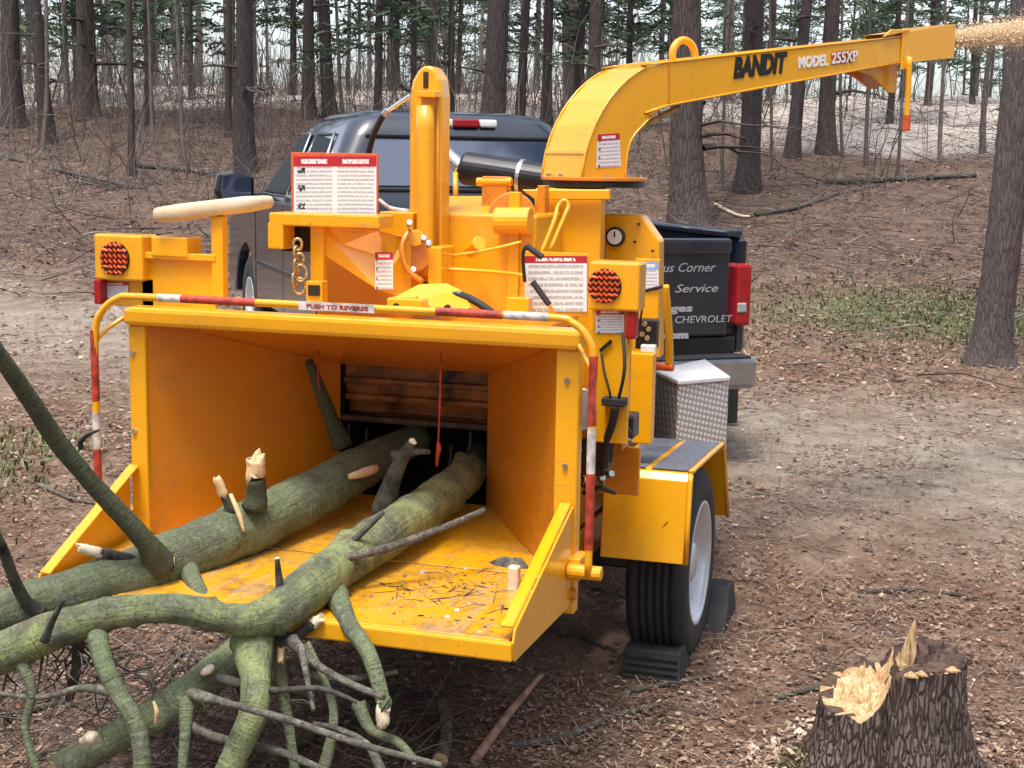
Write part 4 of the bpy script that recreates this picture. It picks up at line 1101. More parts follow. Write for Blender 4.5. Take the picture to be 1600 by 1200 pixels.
# chassis rails, axle, tongue
for sx in (-1, 1): box('chassis_rail', (sx * .46, .05, .44), (sx * .56, 2.45, .58), YWS, ch, .008)
box('axle_tube', (-.72, 1.26, .345), (.72, 1.35, .43), MT['blacks'], ch, .01)
tn_a = (0.0, 2.4, .51); tn_b = (-.03, 3.1, .72)
tube('tow_tongue', [tn_a, (0, 2.8, .58), tn_b], .06, MT['blacks'], ch, 8, 3)
# ---- fenders and wheels
for sx in (-1, 1):
    X0, X1 = sx * .645, sx * .958
    prof = [(.835, .505), (.872, .80), (.895, .825), (.93, .832), (1.56, .808), (1.60, .800), (1.625, .775), (1.815, .455)]
    bm = bmesh.new(); A = [bm.verts.new((X0, y, z)) for y, z in prof]; B = [bm.verts.new((X1, y, z)) for y, z in prof]
    th = .006
    A2 = []; B2 = []
    cyy, czz = 1.30, .55
    for (y, z) in prof:
        d = Vector((0, cyy - y, czz - z)).normalized() * .008
        A2.append(bm.verts.new((X0, y + d.y, z + d.z))); B2.append(bm.verts.new((X1, y + d.y, z + d.z)))
    k = len(prof)
    for i in range(k - 1):
        bm.faces.new((A[i], A[i + 1], B[i + 1], B[i])); bm.faces.new((B2[i], B2[i + 1], A2[i + 1], A2[i]))
        bm.faces.new((B[i], B[i + 1], B2[i + 1], B2[i])); bm.faces.new((A[i + 1], A[i], A2[i], A2[i + 1]))
    bm.faces.new((A[0], B[0], B2[0], A2[0])); bm.faces.new((A[-1], A2[-1], B2[-1], B[-1]))
    fd = from_bm('fender', bm, Y_, ch, .002, 1)
    # rolled outer edge
    tube('fender_edge', [(X1, y, z) for y, z in prof], .010, Y_, fd, 8, 2)
    for u0, u1 in ((.05, .455), (.53, .95)):
        x0, x1 = X0 + (X1 - X0) * u0, X0 + (X1 - X0) * u1
        ps = [(x0, .905, .8285), (x1, .905, .8285), (x1, 1.60, .8025), (x0, 1.60, .8025)]
        slab('grip_pad', [(a, b, c + .003) for a, b, c in ps], .004, MT['grip'], fd, .001, sx < 0)
    if sx > 0:
        a = onX(1050, 842, .90); 
        tube('scuff_mark', [(.845, .853, .60), (.88, .857, .645), (.90, .8605, .665)], [.004, .006, .003], MT['rust_dark'], fd, 6, 3)
    box('fender_bracket', (sx * .55, 1.2, .70), (sx * .65, 1.4, .74), YWS, ch, .005)
    wp = bpy.data.objects.new('wheel', None); COL.objects.link(wp); wp.parent = ch
    wheel_parts(wp, (sx * .823, 1.3055, .385), (sx, 0, 0), .372, .232, .236, MT['rim'], 5)
# ---- diamond plate tool box
tbx = slab('tool_box', [onY(1022, 597, 2.02) * np.array([1, 1, 0]) + np.array([0, 0, .62]), onY(1060, 603, 1.78) * np.array([1, 1, 0]) + np.array([0, 0, .62]), onY(1139, 600, 1.98) * np.array([1, 1, 0]) + np.array([0, 0, .62]), onY(1100, 590, 2.45) * np.array([1, 1, 0]) + np.array([0, 0, .62])], .385, MT['alu'], ch, .006)
_a = [onY(1020, 597, 2.03), onY(1060, 603, 1.765), onY(1141, 600, 1.975), onY(1101, 590, 2.47)]
slab('tool_box_lid', [(q[0], q[1], 1.006) for q in _a], .022, MT['alu_sky_lit'], tbx, .005)
# ---- central body: feed housing, drum housing, covers
for sx in (-1, 1): box('feed_housing_side', (sx * .30, .64, .60), (sx * .43, 1.27, 1.30), YWS, ch, .008)
box('feed_housing_top', (-.43, .66, 1.302), (.43, 1.27, 1.34), YWS, ch, .008)
box('feed_housing_bottom', (-.43, .64, .56), (.43, 1.27, .66), YWS, ch, .008)
pbox('drum_housing', 688, 336, 838, 500, 1.00, .55, Y_, ch, .012)
slab('drum_top_cover', [onY(690, 336, 1.0), onY(790, 336, 1.0), onY(776, 306, 1.32), onY(700, 306, 1.32)], .012, Y_, ch, .003, True)
pbox('drum_hinge_lug', 752, 276, 792, 330, 1.15, .06, YWS, ch, .005)
cyl('hinge_pin', onY(745, 284, 1.16), onY(800, 284, 1.16), .016, Y_, ch, 14, .003)
cyl('belt_cover', onY(800, 338, 1.05), onY(800, 338, 1.22), .09, YWS, ch, 28, .006)
cyl('clamp_drum', onY(775, 345, .97), onY(830, 345, .97), .05, Y_, ch, 20, .004)
pbox('housing_rib', 792, 300, 812, 480, .985, .03, Y_, ch, .003)
pbox('housing_rib', 836, 290, 852, 480, 1.20, .06, YWS, ch, .003)
# left folded housing
slab('left_fold_panel', [onY(497, 352, .60), onY(590, 360, .60), onY(642, 372, .72), onY(642, 470, .72), onY(590, 452, .60), onY(502, 396, .60)], .012, Y_, ch, .003, True)
pbox('left_lower_panel', 497, 384, 660, 496, .84, .02, YWS, ch, .003)
pbox('left_top_deck', 592, 332, 645, 372, .86, .20, Y_, ch, .006)
pbox('rear_post', 485, 350, 505, 486, .57, .03, Y_, ch, .004)
# winch bracket: bridge with dark opening, chain and shackle
pbox('bracket_bridge', 420, 337, 592, 352, .52, .14, Y_, ch, .006)
pbox('bracket_leg', 418, 348, 442, 389, .52, .10, Y_, ch, .006)
pbox('bracket_back', 440, 350, 488, 392, .63, .01, MT['dark'], ch, .001)
chn = [(465, 382), (463, 394), (468, 405), (464, 416), (470, 427), (462, 437), (468, 447)]
for i, (px, py) in enumerate(chn):
    c = onY(px, py, .50); r = .021 if i > 2 else .015; th = (i % 2) * 1.2 + .3
    ring = [c + np.array([math.cos(a) * r * math.cos(th), math.cos(a) * r * math.sin(th), math.sin(a) * r * 1.35]) for a in np.linspace(0, 2 * math.pi, 13)]
    tube('chain_link', ring, .0055, MT['bronze'], ch, 6, 2)
pbox('chain_box', 478, 440, 503, 474, .48, .05, Y_, ch, .003)
pbox('chain_box_face', 481, 446, 499, 462, .474, .006, MT['blacks'], ch, .001)
# signs
sb = pbox('sign_board', 455, 240, 591, 358, .70, .006, MT['red_orange'], ch, .002)
pdecal('warning_sign', 459, 244, 588, 354, .697, MT['sign_big'], sb)
pdecal('warning_label', 586, 394, 614, 452, .585, MT['sign_small'])
sr = pbox('sign_backing', 817, 396, 920, 490, .42, .006, Y_, ch, .002)
pdecal('warning_sign', 820, 400, 917, 487, .415, MT['sign_lines'], sr)
for a in ((848, 402, 822, 384), (858, 476, 832, 440)):
    p, q = onY(a[2], a[3], .36), onY(a[0], a[1], .36)
    cyl('rubber_grip', p, q, .0105, MT['black'], ch, 12, .003)
tube('grip_rod', [onY(822, 384, .37), onY(817, 400, .38), onY(820, 440, .40)], .006, MT['black'], ch, 8, 4)
tube('grip_lever', [onY(858, 476, .36), onY(862, 486, .37), onY(866, 495, .38)], .007, Y_, ch, 8, 3)
# latch rods
tube('latch_rod', [onY(846, 395, .9), onY(866, 345, .95), onY(872, 322, .98), onY(882, 313, .99), onY(888, 322, .99), onY(882, 338, .97), onY(860, 390, .92)], .008, Y_, ch, 8, 5)
# yoke cover under the control bar
slab('yoke_cover', [onY(604, 486, .16), onY(622, 468, .22), onY(655, 452, .30), onY(700, 450, .32), onY(722, 462, .30), onY(740, 490, .16)], .02, Y_, ch, .004, True)
slab('yoke_side', [onY(604, 488, .15), onY(620, 462, .15), onY(655, 462, .15), onY(640, 490, .15)], .015, Y_, ch, .003, True)
tube('hydraulic_hose', [onY(700, 462, .3), onY(722, 462, .24), onY(748, 474, .20), onY(776, 494, .2)], .012, MT['black'], ch, 10, 5)
cyl('hose_fitting', onY(700, 462, .30), onY(722, 461, .245), .014, MT['chrome'], ch, 8, .002)
cyl('hose_fitting', onY(690, 462, .32), onY(702, 462, .30), .02, MT['steel'], ch, 6, .002)
tube('hydraulic_pipe', [onY(690, 402, .85), onY(730, 396, .85), onY(775, 388, .86), onY(815, 378, .88)], .006, Y_, ch, 8, 4)
tube('hydraulic_pipe', [onY(690, 420, .80), onY(760, 424, .80), onY(815, 430, .7), onY(836, 440, .6)], .007, Y_, ch, 8, 4)
cyl('pipe_boss', onY(735, 392, .92), onY(750, 380, .86), .028, Y_, ch, 16, .004)
pbox('cylinder_foot', 668, 386, 690, 452, .72, .14, Y_, ch, .006)
cyl('lift_motor', onY(650, 398, .74), onY(650, 398, .92), .062, YWS, ch, 24, .008)
cyl('lift_motor_hub', onY(650, 372, .72), onY(650, 372, .76), .03, Y_, ch, 16, .004)
tube('hydraulic_hose', [onY(640, 360, .7), onY(628, 385, .66), onY(636, 420, .66), onY(660, 440, .68)], .010, YWS, ch, 8, 5)
for px, py in ((640, 352), (662, 376), (646, 425), (670, 384)):
    a = onY(px, py, .70); cyl('hose_fitting', a, a + np.array([.012, -.03, .012]), .012, MT['steel'], ch, 6, .002)
pbox('slide_block', 604, 468, 660, 486, .10, .06, Y_, ch, .006)
for px, py in ((620, 478), (700, 480), (800, 494), (735, 486)): 
    a = onY(px, py, .05); cyl('bolt', a, a + np.array([0, -.012, 0]), .010, MT['rust_dark'], ch, 6)
pbox('stop_block', 790, 466, 826, 488, .35, .05, Y_, ch, .004)
# ---- upright lift cylinder with rounded clevis top
YP = .90
pa = [onY(x, y, YP) for x, y in ((639, 440), (639, 150), (644, 126), (654, 108), (666, 101), (678, 106), (687, 124), (690, 150), (688, 440))]
pst = slab('lift_cylinder_guard', pa, .10, Y_, ch, .010, False)
tube('lift_cylinder', [onY(665, 430, YP - .015), onY(665, 300, YP - .015), onY(665, 165, YP - .015)], .034, Y_, pst, 20, 3)
pbox('clevis_slot', 661, 112, 669, 138, YP - .004, .01, MT['rust_dark'], pst, .001)
pbox('clevis_plate', 650, 142, 681, 152, YP - .05, .05, Y_, pst, .003)
tube('guard_seam', [onY(684, 440, YP - .003), onY(684, 150, YP - .003)], .005, YWS, pst, 6, 2)
tube('hydraulic_hose', [onY(600, 178, YP - .04), onY(586, 205, YP - .02), onY(577, 235, YP), onY(573, 270, YP + .05), onY(572, 330, YP + .1)], .0115, MT['black'], ch, 10, 5)
cyl('hose_fitting', onY(602, 176, YP - .04), onY(640, 150, YP - .02), .0085, MT['chrome'], ch, 8, .002)
cyl('hose_fitting', onY(599, 180, YP - .04), onY(607, 172, YP - .04), .0145, MT['steel'], ch, 6, .002)
tube('hydraulic_hose', [onY(625, 130, YP - .02), onY(632, 138, YP - .01), onY(642, 142, YP)], .0085, MT['black'], ch, 8, 3)
# ---- engine air cleaner and exhaust behind the post
p, q = onY(722, 262, 1.9), onY(868, 284, 1.9)
cyl('air_cleaner', p, q, .072, MT['blacks'], ch, 28, .02)
cyl('air_cleaner_band', p + (q - p) * .62, p + (q - p) * .66, .0755, MT['steel'], ch, 28)
tube('exhaust_pipe', [onY(690, 236, 1.9), onY(704, 248, 1.9), onY(720, 262, 1.9)], .036, MT['chrome'], ch, 16, 5)
box('engine_block', (-.35, 1.60, .62), (.45, 2.35, 1.50), MT['blacks'], ch, .03)
box('engine_hood', (-.40, 1.62, 1.0), (.30, 2.40, 1.60), YWS, ch, .03)
tube('exhaust_bracket', [onY(712, 270, 1.85), onY(712, 310, 1.8)], .012, Y_, ch, 8, 2)
tube('fuel_line', [onY(592, 312, .95), onY(610, 325, .95), onY(640, 330, .95)], .008, MT['white_tape'], ch, 8, 4)
# ---- radiator shroud with gauge
slab('radiator_shroud', [onY(945, 334, 1.6), onY(1002, 336, 1.6), onY(1030, 376, 1.6), onY(1030, 560, 1.6), onY(945, 560, 1.6)], .10, Y_, ch, .006, False)
g = onY(961, 370, 1.58)
gg = cyl('gauge', (g[0], 1.575, g[2]), (g[0], 1.60, g[2]), .040, MT['blacks'], ch, 28, .004)
cyl('gauge_face', (g[0], 1.571, g[2]), (g[0], 1.576, g[2]), .030, MT['white'], gg, 24)
box('gauge_needle', (g[0] - .003, 1.568, g[2]), (g[0] + .003, 1.571, g[2] + .022), MT['blacks'], gg, 0)
for px, py in ((998, 350), (992, 378), (1020, 392)):
    a = onY(px, py, 1.59); cyl('bolt', a, a + np.array([0, -.008, 0]), .006, MT['blacks'], ch, 6)
pdecal('info_label', 996, 409, 1029, 452, 1.30, MT['label_blue'])
pbox('label_plate', 990, 405, 1031, 500, 1.31, .02, Y_, ch, .003)
tube('control_cable', [onY(985, 415, 1.0), onY(1000, 440, 1.0), onY(1004, 470, 1.05), onY(1000, 505, 1.1)], .004, MT['black'], ch, 8, 5)
tube('control_cable', [onY(990, 460, 1.0), onY(1010, 454, .98), onY(1034, 448, .95)], .006, MT['black'], ch, 8, 4)
cn = pbox('connector_block', 992, 500, 1026, 545, 1.15, .06, MT['blacks'], ch, .006)
for px, py in ((1008, 506), (1014, 514), (1004, 522), (1012, 528)):
    a = onY(px, py, 1.145); cyl('terminal', a, a + np.array([0, -.012, 0]), .010, MT['bronze'], cn, 8, .001)
pbox('battery_plate', 1000, 540, 1024, 566, 1.12, .03, MT['white'], ch, .004)
lv = tube('clutch_lever', [onY(1046, 574, 1.25), onY(1045, 520, 1.20), onY(1042, 470, 1.15), onY(1041, 446, 1.13)], [.017, .016, .014, .011], Y_, ch, 12, 4)
cyl('lever_pivot', onY(1016, 572, 1.26), onY(1052, 574, 1.24), .016, MT['red_orange'], ch, 12, .003)
# ---- chute: tower, swivel plate, elbow, boom, deflector
box('chute_tower', (.215, 1.36, 1.25), (.487, 1.43, 1.815), Y_, ch, .008)
box('tower_core', (.24, 1.431, 1.25), (.42, 1.72, 1.818), YWS, ch, .008)
slab('tower_shoulder', [onY(818, 296, 1.34), onY(955, 296, 1.34), onY(955, 312, 1.34), onY(840, 312, 1.34)], .03, Y_, ch, .004, True)
AX = np.array([.395, 1.60, 0])
cyl('swivel_ring', (AX[0], AX[1], 1.822), (AX[0], AX[1], 1.846), .205, MT['blacks'], ch, 40, .004)
cyl('swivel_plate', (AX[0], AX[1], 1.847), (AX[0], AX[1], 1.862), .215, YWS, ch, 40, .003)
for k in range(12):
    a = k * math.pi / 6; p = np.array([AX[0] + .19 * math.cos(a), AX[1] + .19 * math.sin(a), 1.86]); cyl('bolt', p, p + np.array([0, 0, .012]), .010, MT['steel'], ch, 6)
dU = np.array([.606, .795, 0]); dU /= np.linalg.norm(dU); eU = np.array([dU[1], -dU[0], 0])
def cp(u, z, o): return AX + dU * u + eU * o + np.array([0, 0, z])
out_ = [(-.165, 1.860), (-.150, 1.955), (-.105, 2.065), (-.035, 2.165), (.055, 2.245), (.155, 2.297), (.26, 2.322), (1.70, 2.510)]
inn_ = [(.055, 1.860), (.058, 1.925), (.068, 1.982), (.088, 2.020), (.128, 2.058), (.190, 2.108), (.27, 2.152), (1.70, 2.396)]
hw_ = [.130, .130, .130, .129, .128, .127, .126, .112]
V = []; Fc = []
for (u, z), (u2, z2), hw in zip(out_, inn_, hw_):
    V += [cp(u, z, hw), cp(u, z, -hw), cp(u2, z2, -hw), cp(u2, z2, hw)]
for i in range(len(out_) - 1):
    a = i * 4
    for k in range(4): Fc.append((a + k, a + (k + 1) % 4, a + 4 + (k + 1) % 4, a + 4 + k))
chute = mesh('chute', V, Fc, Y_, ch)
mod = chute.modifiers.new('b', 'BEVEL'); mod.width = .006; mod.segments = 2; mod.limit_method = 'ANGLE'; mod.angle_limit = math.radians(50)
for o in (1, -1):
    tube('weld_seam', [cp(u, z, o * hw) for (u, z), hw in zip(out_, hw_)], .0045, Y_, chute, 6, 2)
    tube('weld_seam', [cp(u, z, o * hw) for (u, z), hw in zip(inn_, hw_)], .0045, Y_, chute, 6, 2)
slab('joint_strap', [cp(.262, 2.33, .1285), cp(.274, 2.33, .1285), cp(.282, 2.148, .1285), cp(.270, 2.148, .1285)], .003, YWS, chute, .001, False)
for k in range(2): slab('elbow_strap', [cp(-.152 + .0, 1.95, .131), cp(-.1505, 1.962, .131), cp(-.1505, 1.962, -.131), cp(-.152, 1.95, -.131)], .003, Y_, chute, .001, False) if k == 0 else None
# deflector: hollow hinged end box
def ring(u, zt, zb, hw): return [cp(u, zt, hw), cp(u, zt, -hw), cp(u, zb, -hw), cp(u, zb, hw)]
V = ring(1.70, 2.528, 2.392, .120) + ring(2.06, 2.590, 2.434, .118) + ring(2.06, 2.582, 2.442, .110) + ring(1.72, 2.522, 2.400, .110)
Fc = []
for i in range(3):
    for k in range(4): Fc.append((i * 4 + k, i * 4 + (k + 1) % 4, i * 4 + 4 + (k + 1) % 4, i * 4 + 4 + k))
df = mesh('deflector', V, Fc, Y_, ch)
slab('hinge_strap', [cp(1.685, 2.545, .122), cp(1.735, 2.550, .122), cp(1.735, 2.37, .122), cp(1.685, 2.36, .122)], .008, Y_, df, .002, False)
slab('hinge_ear', [cp(1.55, 2.50, .116), cp(1.72, 2.535, .116), cp(1.72, 2.545, .116), cp(1.60, 2.535, .116)], .01, Y_, df, .002, False)
slab('deflector_quadrant', [cp(1.44, 2.352, .05), cp(1.56, 2.33, .05), cp(1.68, 2.26, .05), cp(1.735, 2.26, .05), cp(1.735, 2.40, .05), cp(1.50, 2.37, .05)], .012, Y_, df, .003, False)
slab('deflector_quadrant', [cp(1.44, 2.352, -.06), cp(1.56, 2.33, -.06), cp(1.68, 2.28, -.06), cp(1.735, 2.28, -.06), cp(1.735, 2.40, -.06), cp(1.50, 2.37, -.06)], .012, YWS, df, .003, False)
tube('deflector_lever', [cp(1.73, 2.42, .128), cp(1.735, 2.28, .128), cp(1.737, 2.10, .128)], .014, Y_, df, 10, 3)
cyl('lever_handle', cp(1.737, 2.16, .128), cp(1.737, 2.085, .128), .019, MT['red_orange'], df, 12, .003)
# lifting eye on the boom
c = cp(.46, 2.365, .0)
tube('lifting_eye', [c + dU * (.062 * math.cos(a)) + np.array([0, 0, .062 * math.sin(a)]) for a in np.linspace(-.5, math.pi + .5, 14)], .016, Y_, chute, 10, 2)
# spray flap under the elbow, support rod
tube('chute_prop', [cp(.075, 2.0, .05), cp(.19, 2.06, .05), cp(.40, 2.15, .05)], .012, MT['bronze'], ch, 8, 3)
# lettering on the boom side
bx_ = Vector(cp(1.70, 2.453, 0)) - Vector(cp(.27, 2.237, 0))
sl_ = (Vector(cp(1.70, 2.453, .112)) - Vector(cp(.27, 2.237, .126))).normalized()
def on_boom(px, py):
    # picture point on the near side of the boom
    n = np.array(sl_.cross(Vector((0, 0, 1))).normalized()); o = np.array(cp(.27, 2.237, .1285)); d = ray(px, py)
    return CAM + d * ((o - CAM) @ n) / (d @ n)
a, b = on_boom(1146, 121), on_boom(1232, 111); hgt = .060
text('lettering', 'BANDIT', tuple(a), tuple(b - a), (0, 0, 1), .112, MT['blacks'], chute, .30, .0065, .0008, float(np.linalg.norm(b - a)))
a, b = on_boom(1247, 106), on_boom(1294, 101)
text('lettering', 'MODEL', tuple(a), tuple(b - a), (0, 0, 1), .062, MT['white'], chute, .15, .0028, .0008, float(np.linalg.norm(b - a)))
a, b = on_boom(1299, 99.5), on_boom(1340, 95)
text('lettering', '255XP', tuple(a), tuple(b - a), (0, 0, 1), .066, MT['red_tape'], chute, .15, .0050, .0006, float(np.linalg.norm(b - a)))
text('lettering', '255XP', tuple(a + np.array(eU) * .0015), tuple(b - a), (0, 0, 1), .066, MT['white'], chute, .15, .0012, .0008, float(np.linalg.norm(b - a)))
n_ = eU * .1320
decal('warning_label', [on_boom(934, 210) , on_boom(968, 208), on_boom(970, 260), on_boom(932, 262)], MT['sign_small'], chute, .002)
# ================================================================ THINGS LYING ABOUT
# push paddle resting on the left bracket
zt = float(onY(340, 340, .24)[2])
pd = thing('push_paddle', 'pale wooden push paddle lying on top of the left lamp bracket', 'paddle', (0, 0, 0))
a, b = onY(250, 336, .22), onY(419, 315, .26)
ax = (b - a) / np.linalg.norm(b - a)
V = []; Fc = []
prof = [(0, .012), (.03, .026), (.25, .029), (.8, .027), (.96, .022), (1, .010)]
m = 16
sd = np.array([.22, .97, 0])
for u, hh in prof:
    c = a + (b - a) * u; hwid = .05 * (1 if 0 < u < 1 else .6)
    for k in range(m):
        t = 2 * math.pi * k / m
        cx_, sx_ = math.cos(t), math.sin(t)
        V.append(c + sd * hwid * math.copysign(abs(cx_) ** .5, cx_) + np.array([0, 0, 1]) * hh * math.copysign(abs(sx_) ** .6, sx_))
for i in range(len(prof) - 1):
    for k in range(m): Fc.append((i * m + k, i * m + (k + 1) % m, (i + 1) * m + (k + 1) % m, (i + 1) * m + k))
Fc += [tuple(range(m))[::-1], tuple(range((len(prof) - 1) * m, len(prof) * m))]
mesh('blade', V, Fc, MT['blade'], pd, True)
# wheel chocks
def chock(label, x0, x1, yb, yf, h, back):
    z0 = min(gz(x0, yb), gz(x1, yf)) - .015
    t = thing('wheel_chock', label, 'wheel chock', ((x0 + x1) / 2, (yb + yf) / 2, z0), 0, 'rubber chocks at the wheel')
    hx = (x1 - x0) / 2; L = (yf - yb) / 2
    pr = [(-L, 0), (-L * .72, h * .92), (-L * .55, h), (0.0, h * .97)] + [(L * q, h * (.97 - .85 * q ** .6)) for q in (.25, .5, .75, 1)] + [(L, 0)]
    if back: pr = [(-y, z) for y, z in pr][::-1]
    sec = [(-hx, .0), (-hx * .93, 1)]
    V = []; Fc = []; k = len(pr)
    for sx in (-1, 1):
        for y, z in pr: V.append((sx * hx * (1 - .12 * z / h), y, z))
    for i in range(k): Fc.append((i, (i + 1) % k, k + (i + 1) % k, k + i))
    Fc += [tuple(range(k))[::-1], tuple(range(k, 2 * k))]
    bm = bmesh.new(); vs = [bm.verts.new(v) for v in V]
    for f in Fc: bm.faces.new([vs[i] for i in f])
    bd = from_bm('wedge', bm, MT['black'], t, .006, 2)
    for j in range(4):
        z = h * (.2 + .18 * j); yy = (-L * (1 - .28 * z / (h * .92)) - .004) * (-1 if back else 1)
        box('grip_ridge', (-hx * .86, yy - .006, z - .006), (hx * .86, yy + .006, z + .006), MT['black'], bd, .003)
    return t
ga = on_ground(1020, 1040)
chock('black rubber chock behind the tyre, nearest the camera', .705, .940, .925, 1.22, .135, False)
chock('black rubber chock in front of the tyre, beyond the wheel', .80, 1.01, 1.50, 1.84, .17, True)

def P(px, py, Y): return onY(px, py, Y)
def rad_at(p, rpx): return rpx * depth(p) / FPX
def limb(name, pts, mat, parent, n=14, sub=6, capmat=None, off=None, rough=.10, freq=7.0, jag=.25, knots=0):
    Q = [P(x, y, Y) for x, y, r, Y in pts]; Rr = [rad_at(q, r) for q, (x, y, r, Y) in zip(Q, pts)]
    k_ = .84 if max(Rr) > .02 else .9
    return tube(name, Q, [q * k_ * (1.25 if i_ == 0 and name != 'trunk' else 1) for i_, q in enumerate(Rr)], mat, parent, n, sub, off=off, capmat=capmat, rough=rough, freq=freq, jag=jag, seed=rnd.random() * 50, knots=knots)
def stub(name, p0, p1, r, parent, mat=None, tip='wood_pale', off=None, tl=.35):
    p0, p1 = np.asarray(p0), np.asarray(p1); m = p0 + (p1 - p0) * (1 - tl)
    s = tube(name, [p0, (p0 + m) / 2 + .1 * r, m], [r * 1.3, r * 1.05, r], mat or MT['twig_dark'], parent, 9, 3, off=off, rough=.15, freq=20)
    tube('broken_tip', [m, m + (p1 - m) * .55, p1], [r * .97, r * .92, r * .72], MT[tip], s, 10, 3, off=off, rough=.30, freq=55, jag=1.1)
    return s
# ---- big mossy log
l1 = thing('mossy_log', 'thick grey green log feeding into the left side of the hopper', 'log', (0, 0, 0))
limb('trunk', [(650, 684, 30, .80), (600, 712, 35, .60), (545, 741, 42, .42), (470, 782, 47, .17), (380, 827, 50, -.09), (300, 861, 50, -.29), (225, 892, 51, -.45), (150, 916, 47, -.59), (70, 939, 45, -.73), (-20, 966, 43, -.87), (-130, 1005, 40, -1.02)], MT['moss'], l1, 30, 10, MT['wood'], rough=.11, freq=6.5, knots=22)
limb('branch', [(248, 880, 26, -.46), (228, 848, 20, -.52), (190, 805, 18, -.58), (140, 750, 18, -.66), (90, 690, 18, -.74), (45, 622, 17, -.84), (0, 556, 16, -.94), (-60, 466, 15, -1.06)], MT['moss_dark'], l1, 18, 8, MT['wood'], rough=.10)
limb('branch', [(128, 700, 4, -.69), (126, 690, 5, -.70), (140, 678, 4, -.71), (155, 672, 2, -.72)], MT['twig_dark'], l1, 7, 4)
limb('branch', [(58, 955, 15, -.80), (40, 940, 12, -.84), (22, 905, 11, -.88), (5, 860, 10, -.93), (-30, 790, 9, -1.0)], MT['twig_dark'], l1, 12, 5)
limb('branch', [(285, 868, 20, -.31), (298, 900, 18, -.40), (318, 935, 14, -.5), (330, 950, 10, -.54)], MT['moss'], l1, 12, 5)
stub('stub', P(398, 792, -.12), P(400, 713, -.15), .032, l1, MT['moss_dark'], 'wood', tl=.42)
stub('stub', P(362, 800, -.16), P(338, 746, -.20), .017, l1, None, 'wood', tl=.5)
stub('stub', P(215, 880, -.5), P(122, 855, -.62), .017, l1, None, 'wood_pale', tl=.4)
tube('bark_scar', [P(360, 772, -.205), P(372, 800, -.212), P(381, 830, -.21)], [.006, .008, .004], MT['wood'], l1, 6, 4, rough=.3, freq=30)
tube('bark_scar', [P(545, 745, .30), P(572, 737, .36), P(588, 731, .42)], [.010, .018, .012], MT['wood'], l1, 8, 4, rough=.3, freq=30)
limb('branch', [(535, 695, 16, .50), (520, 660, 14, .47), (502, 615, 12, .44), (482, 563, 8, .40)], MT['moss_dark'], l1, 12, 5)
limb('branch', [(600, 800, 20, .16), (612, 755, 17, .14), (628, 718, 13, .12), (645, 690, 8, .10)], MT['twig_dark'], l1, 12, 5, MT['wood_pale'])
limb('branch', [(615, 712, 8, .3), (650, 706, 6, .28), (672, 706, 4, .27)], MT['twig'], l1, 8, 4)
# ---- forked green log
l2 = thing('forked_log', 'bright green mossy forked log feeding into the right side of the hopper', 'log', (0, 0, 0))
limb('trunk', [(752, 712, 27, 1.05), (738, 730, 31, .75), (715, 756, 36, .46), (668, 791, 40, .23), (605, 833, 43, -.04), (540, 877, 42, -.28), (485, 918, 43, -.52), (440, 950, 40, -.68), (395, 968, 32, -.77), (350, 966, 28, -.81), (300, 955, 28, -.85), (240, 951, 29, -.89), (170, 960, 31, -.93), (95, 982, 35, -.98), (20, 1012, 39, -1.03), (-70, 1055, 42, -1.10)], MT['moss_bright'], l2, 28, 9, MT['wood_pale'], rough=.13, freq=7, knots=26)
limb('limb', [(415, 975, 34, -.62), (385, 1012, 36, -.66), (340, 1050, 35, -.72), (285, 1090, 33, -.78), (225, 1128, 31, -.84), (160, 1165, 31, -.90), (90, 1205, 30, -.97)], MT['moss'], l2, 22, 8, MT['wood_pale'], rough=.14, knots=9)
tube('bark_scar', [P(316, 1052, -.80), P(326, 1046, -.80), P(334, 1042, -.79)], [.008, .014, .008], MT['wood_pale'], l2, 7, 4, rough=.3, freq=30)
tube('bark_scar', [P(128, 1158, -.98), P(142, 1152, -.99), P(150, 1146, -.99)], [.010, .018, .008], MT['wood_pale'], l2, 7, 4, rough=.4, freq=30)
limb('limb', [(392, 1000, 32, -.74), (400, 1060, 28, -.84), (395, 1115, 27, -.90), (372, 1170, 26, -.94), (345, 1230, 24, -.98)], MT['moss_bright'], l2, 18, 7)
limb('limb', [(150, 962, 12, -.90), (152, 990, 19, -.96), (160, 1030, 18, -1.0), (182, 1080, 17, -1.02), (212, 1130, 17, -1.04), (222, 1180, 17, -1.06), (220, 1240, 16, -1.08)], MT['moss'], l2, 14, 6)
limb('branch', [(525, 930, 20, -.46), (545, 975, 17, -.60), (575, 1020, 15, -.66), (592, 1070, 14, -.70), (600, 1105, 13, -.72)], MT['moss'], l2, 14, 6)
stub('stub', P(600, 1098, -.72), P(597, 1138, -.74), .020, l2, MT['moss'], 'wood_pale', tl=.85)
limb('branch', [(478, 908, 8, -.44), (500, 892, 12, -.42), (540, 872, 9, -.37), (600, 858, 8, -.28), (665, 835, 7, -.2), (715, 815, 6, -.12), (757, 797, 6, -.04)], MT['twig'], l2, 10, 6, MT['wood_pale'])
limb('branch', [(440, 1000, 11, -.66), (440, 950, 9, -.66), (436, 905, 7, -.66), (433, 872, 4, -.67)], MT['twig_dark'], l2, 10, 5, MT['wood_pale'])
stub('stub', P(440, 990, -.68), P(438, 1034, -.72), .012, l2, None, 'wood', tl=.5)
stub('stub', P(455, 1000, -.64), P(500, 966, -.62), .016, l2, None, 'wood_pale', tl=.25)
limb('branch', [(455, 1000, 12, -.70), (490, 1035, 8, -.74), (540, 1065, 7, -.77), (600, 1090, 6, -.80)], MT['twig'], l2, 9, 5)
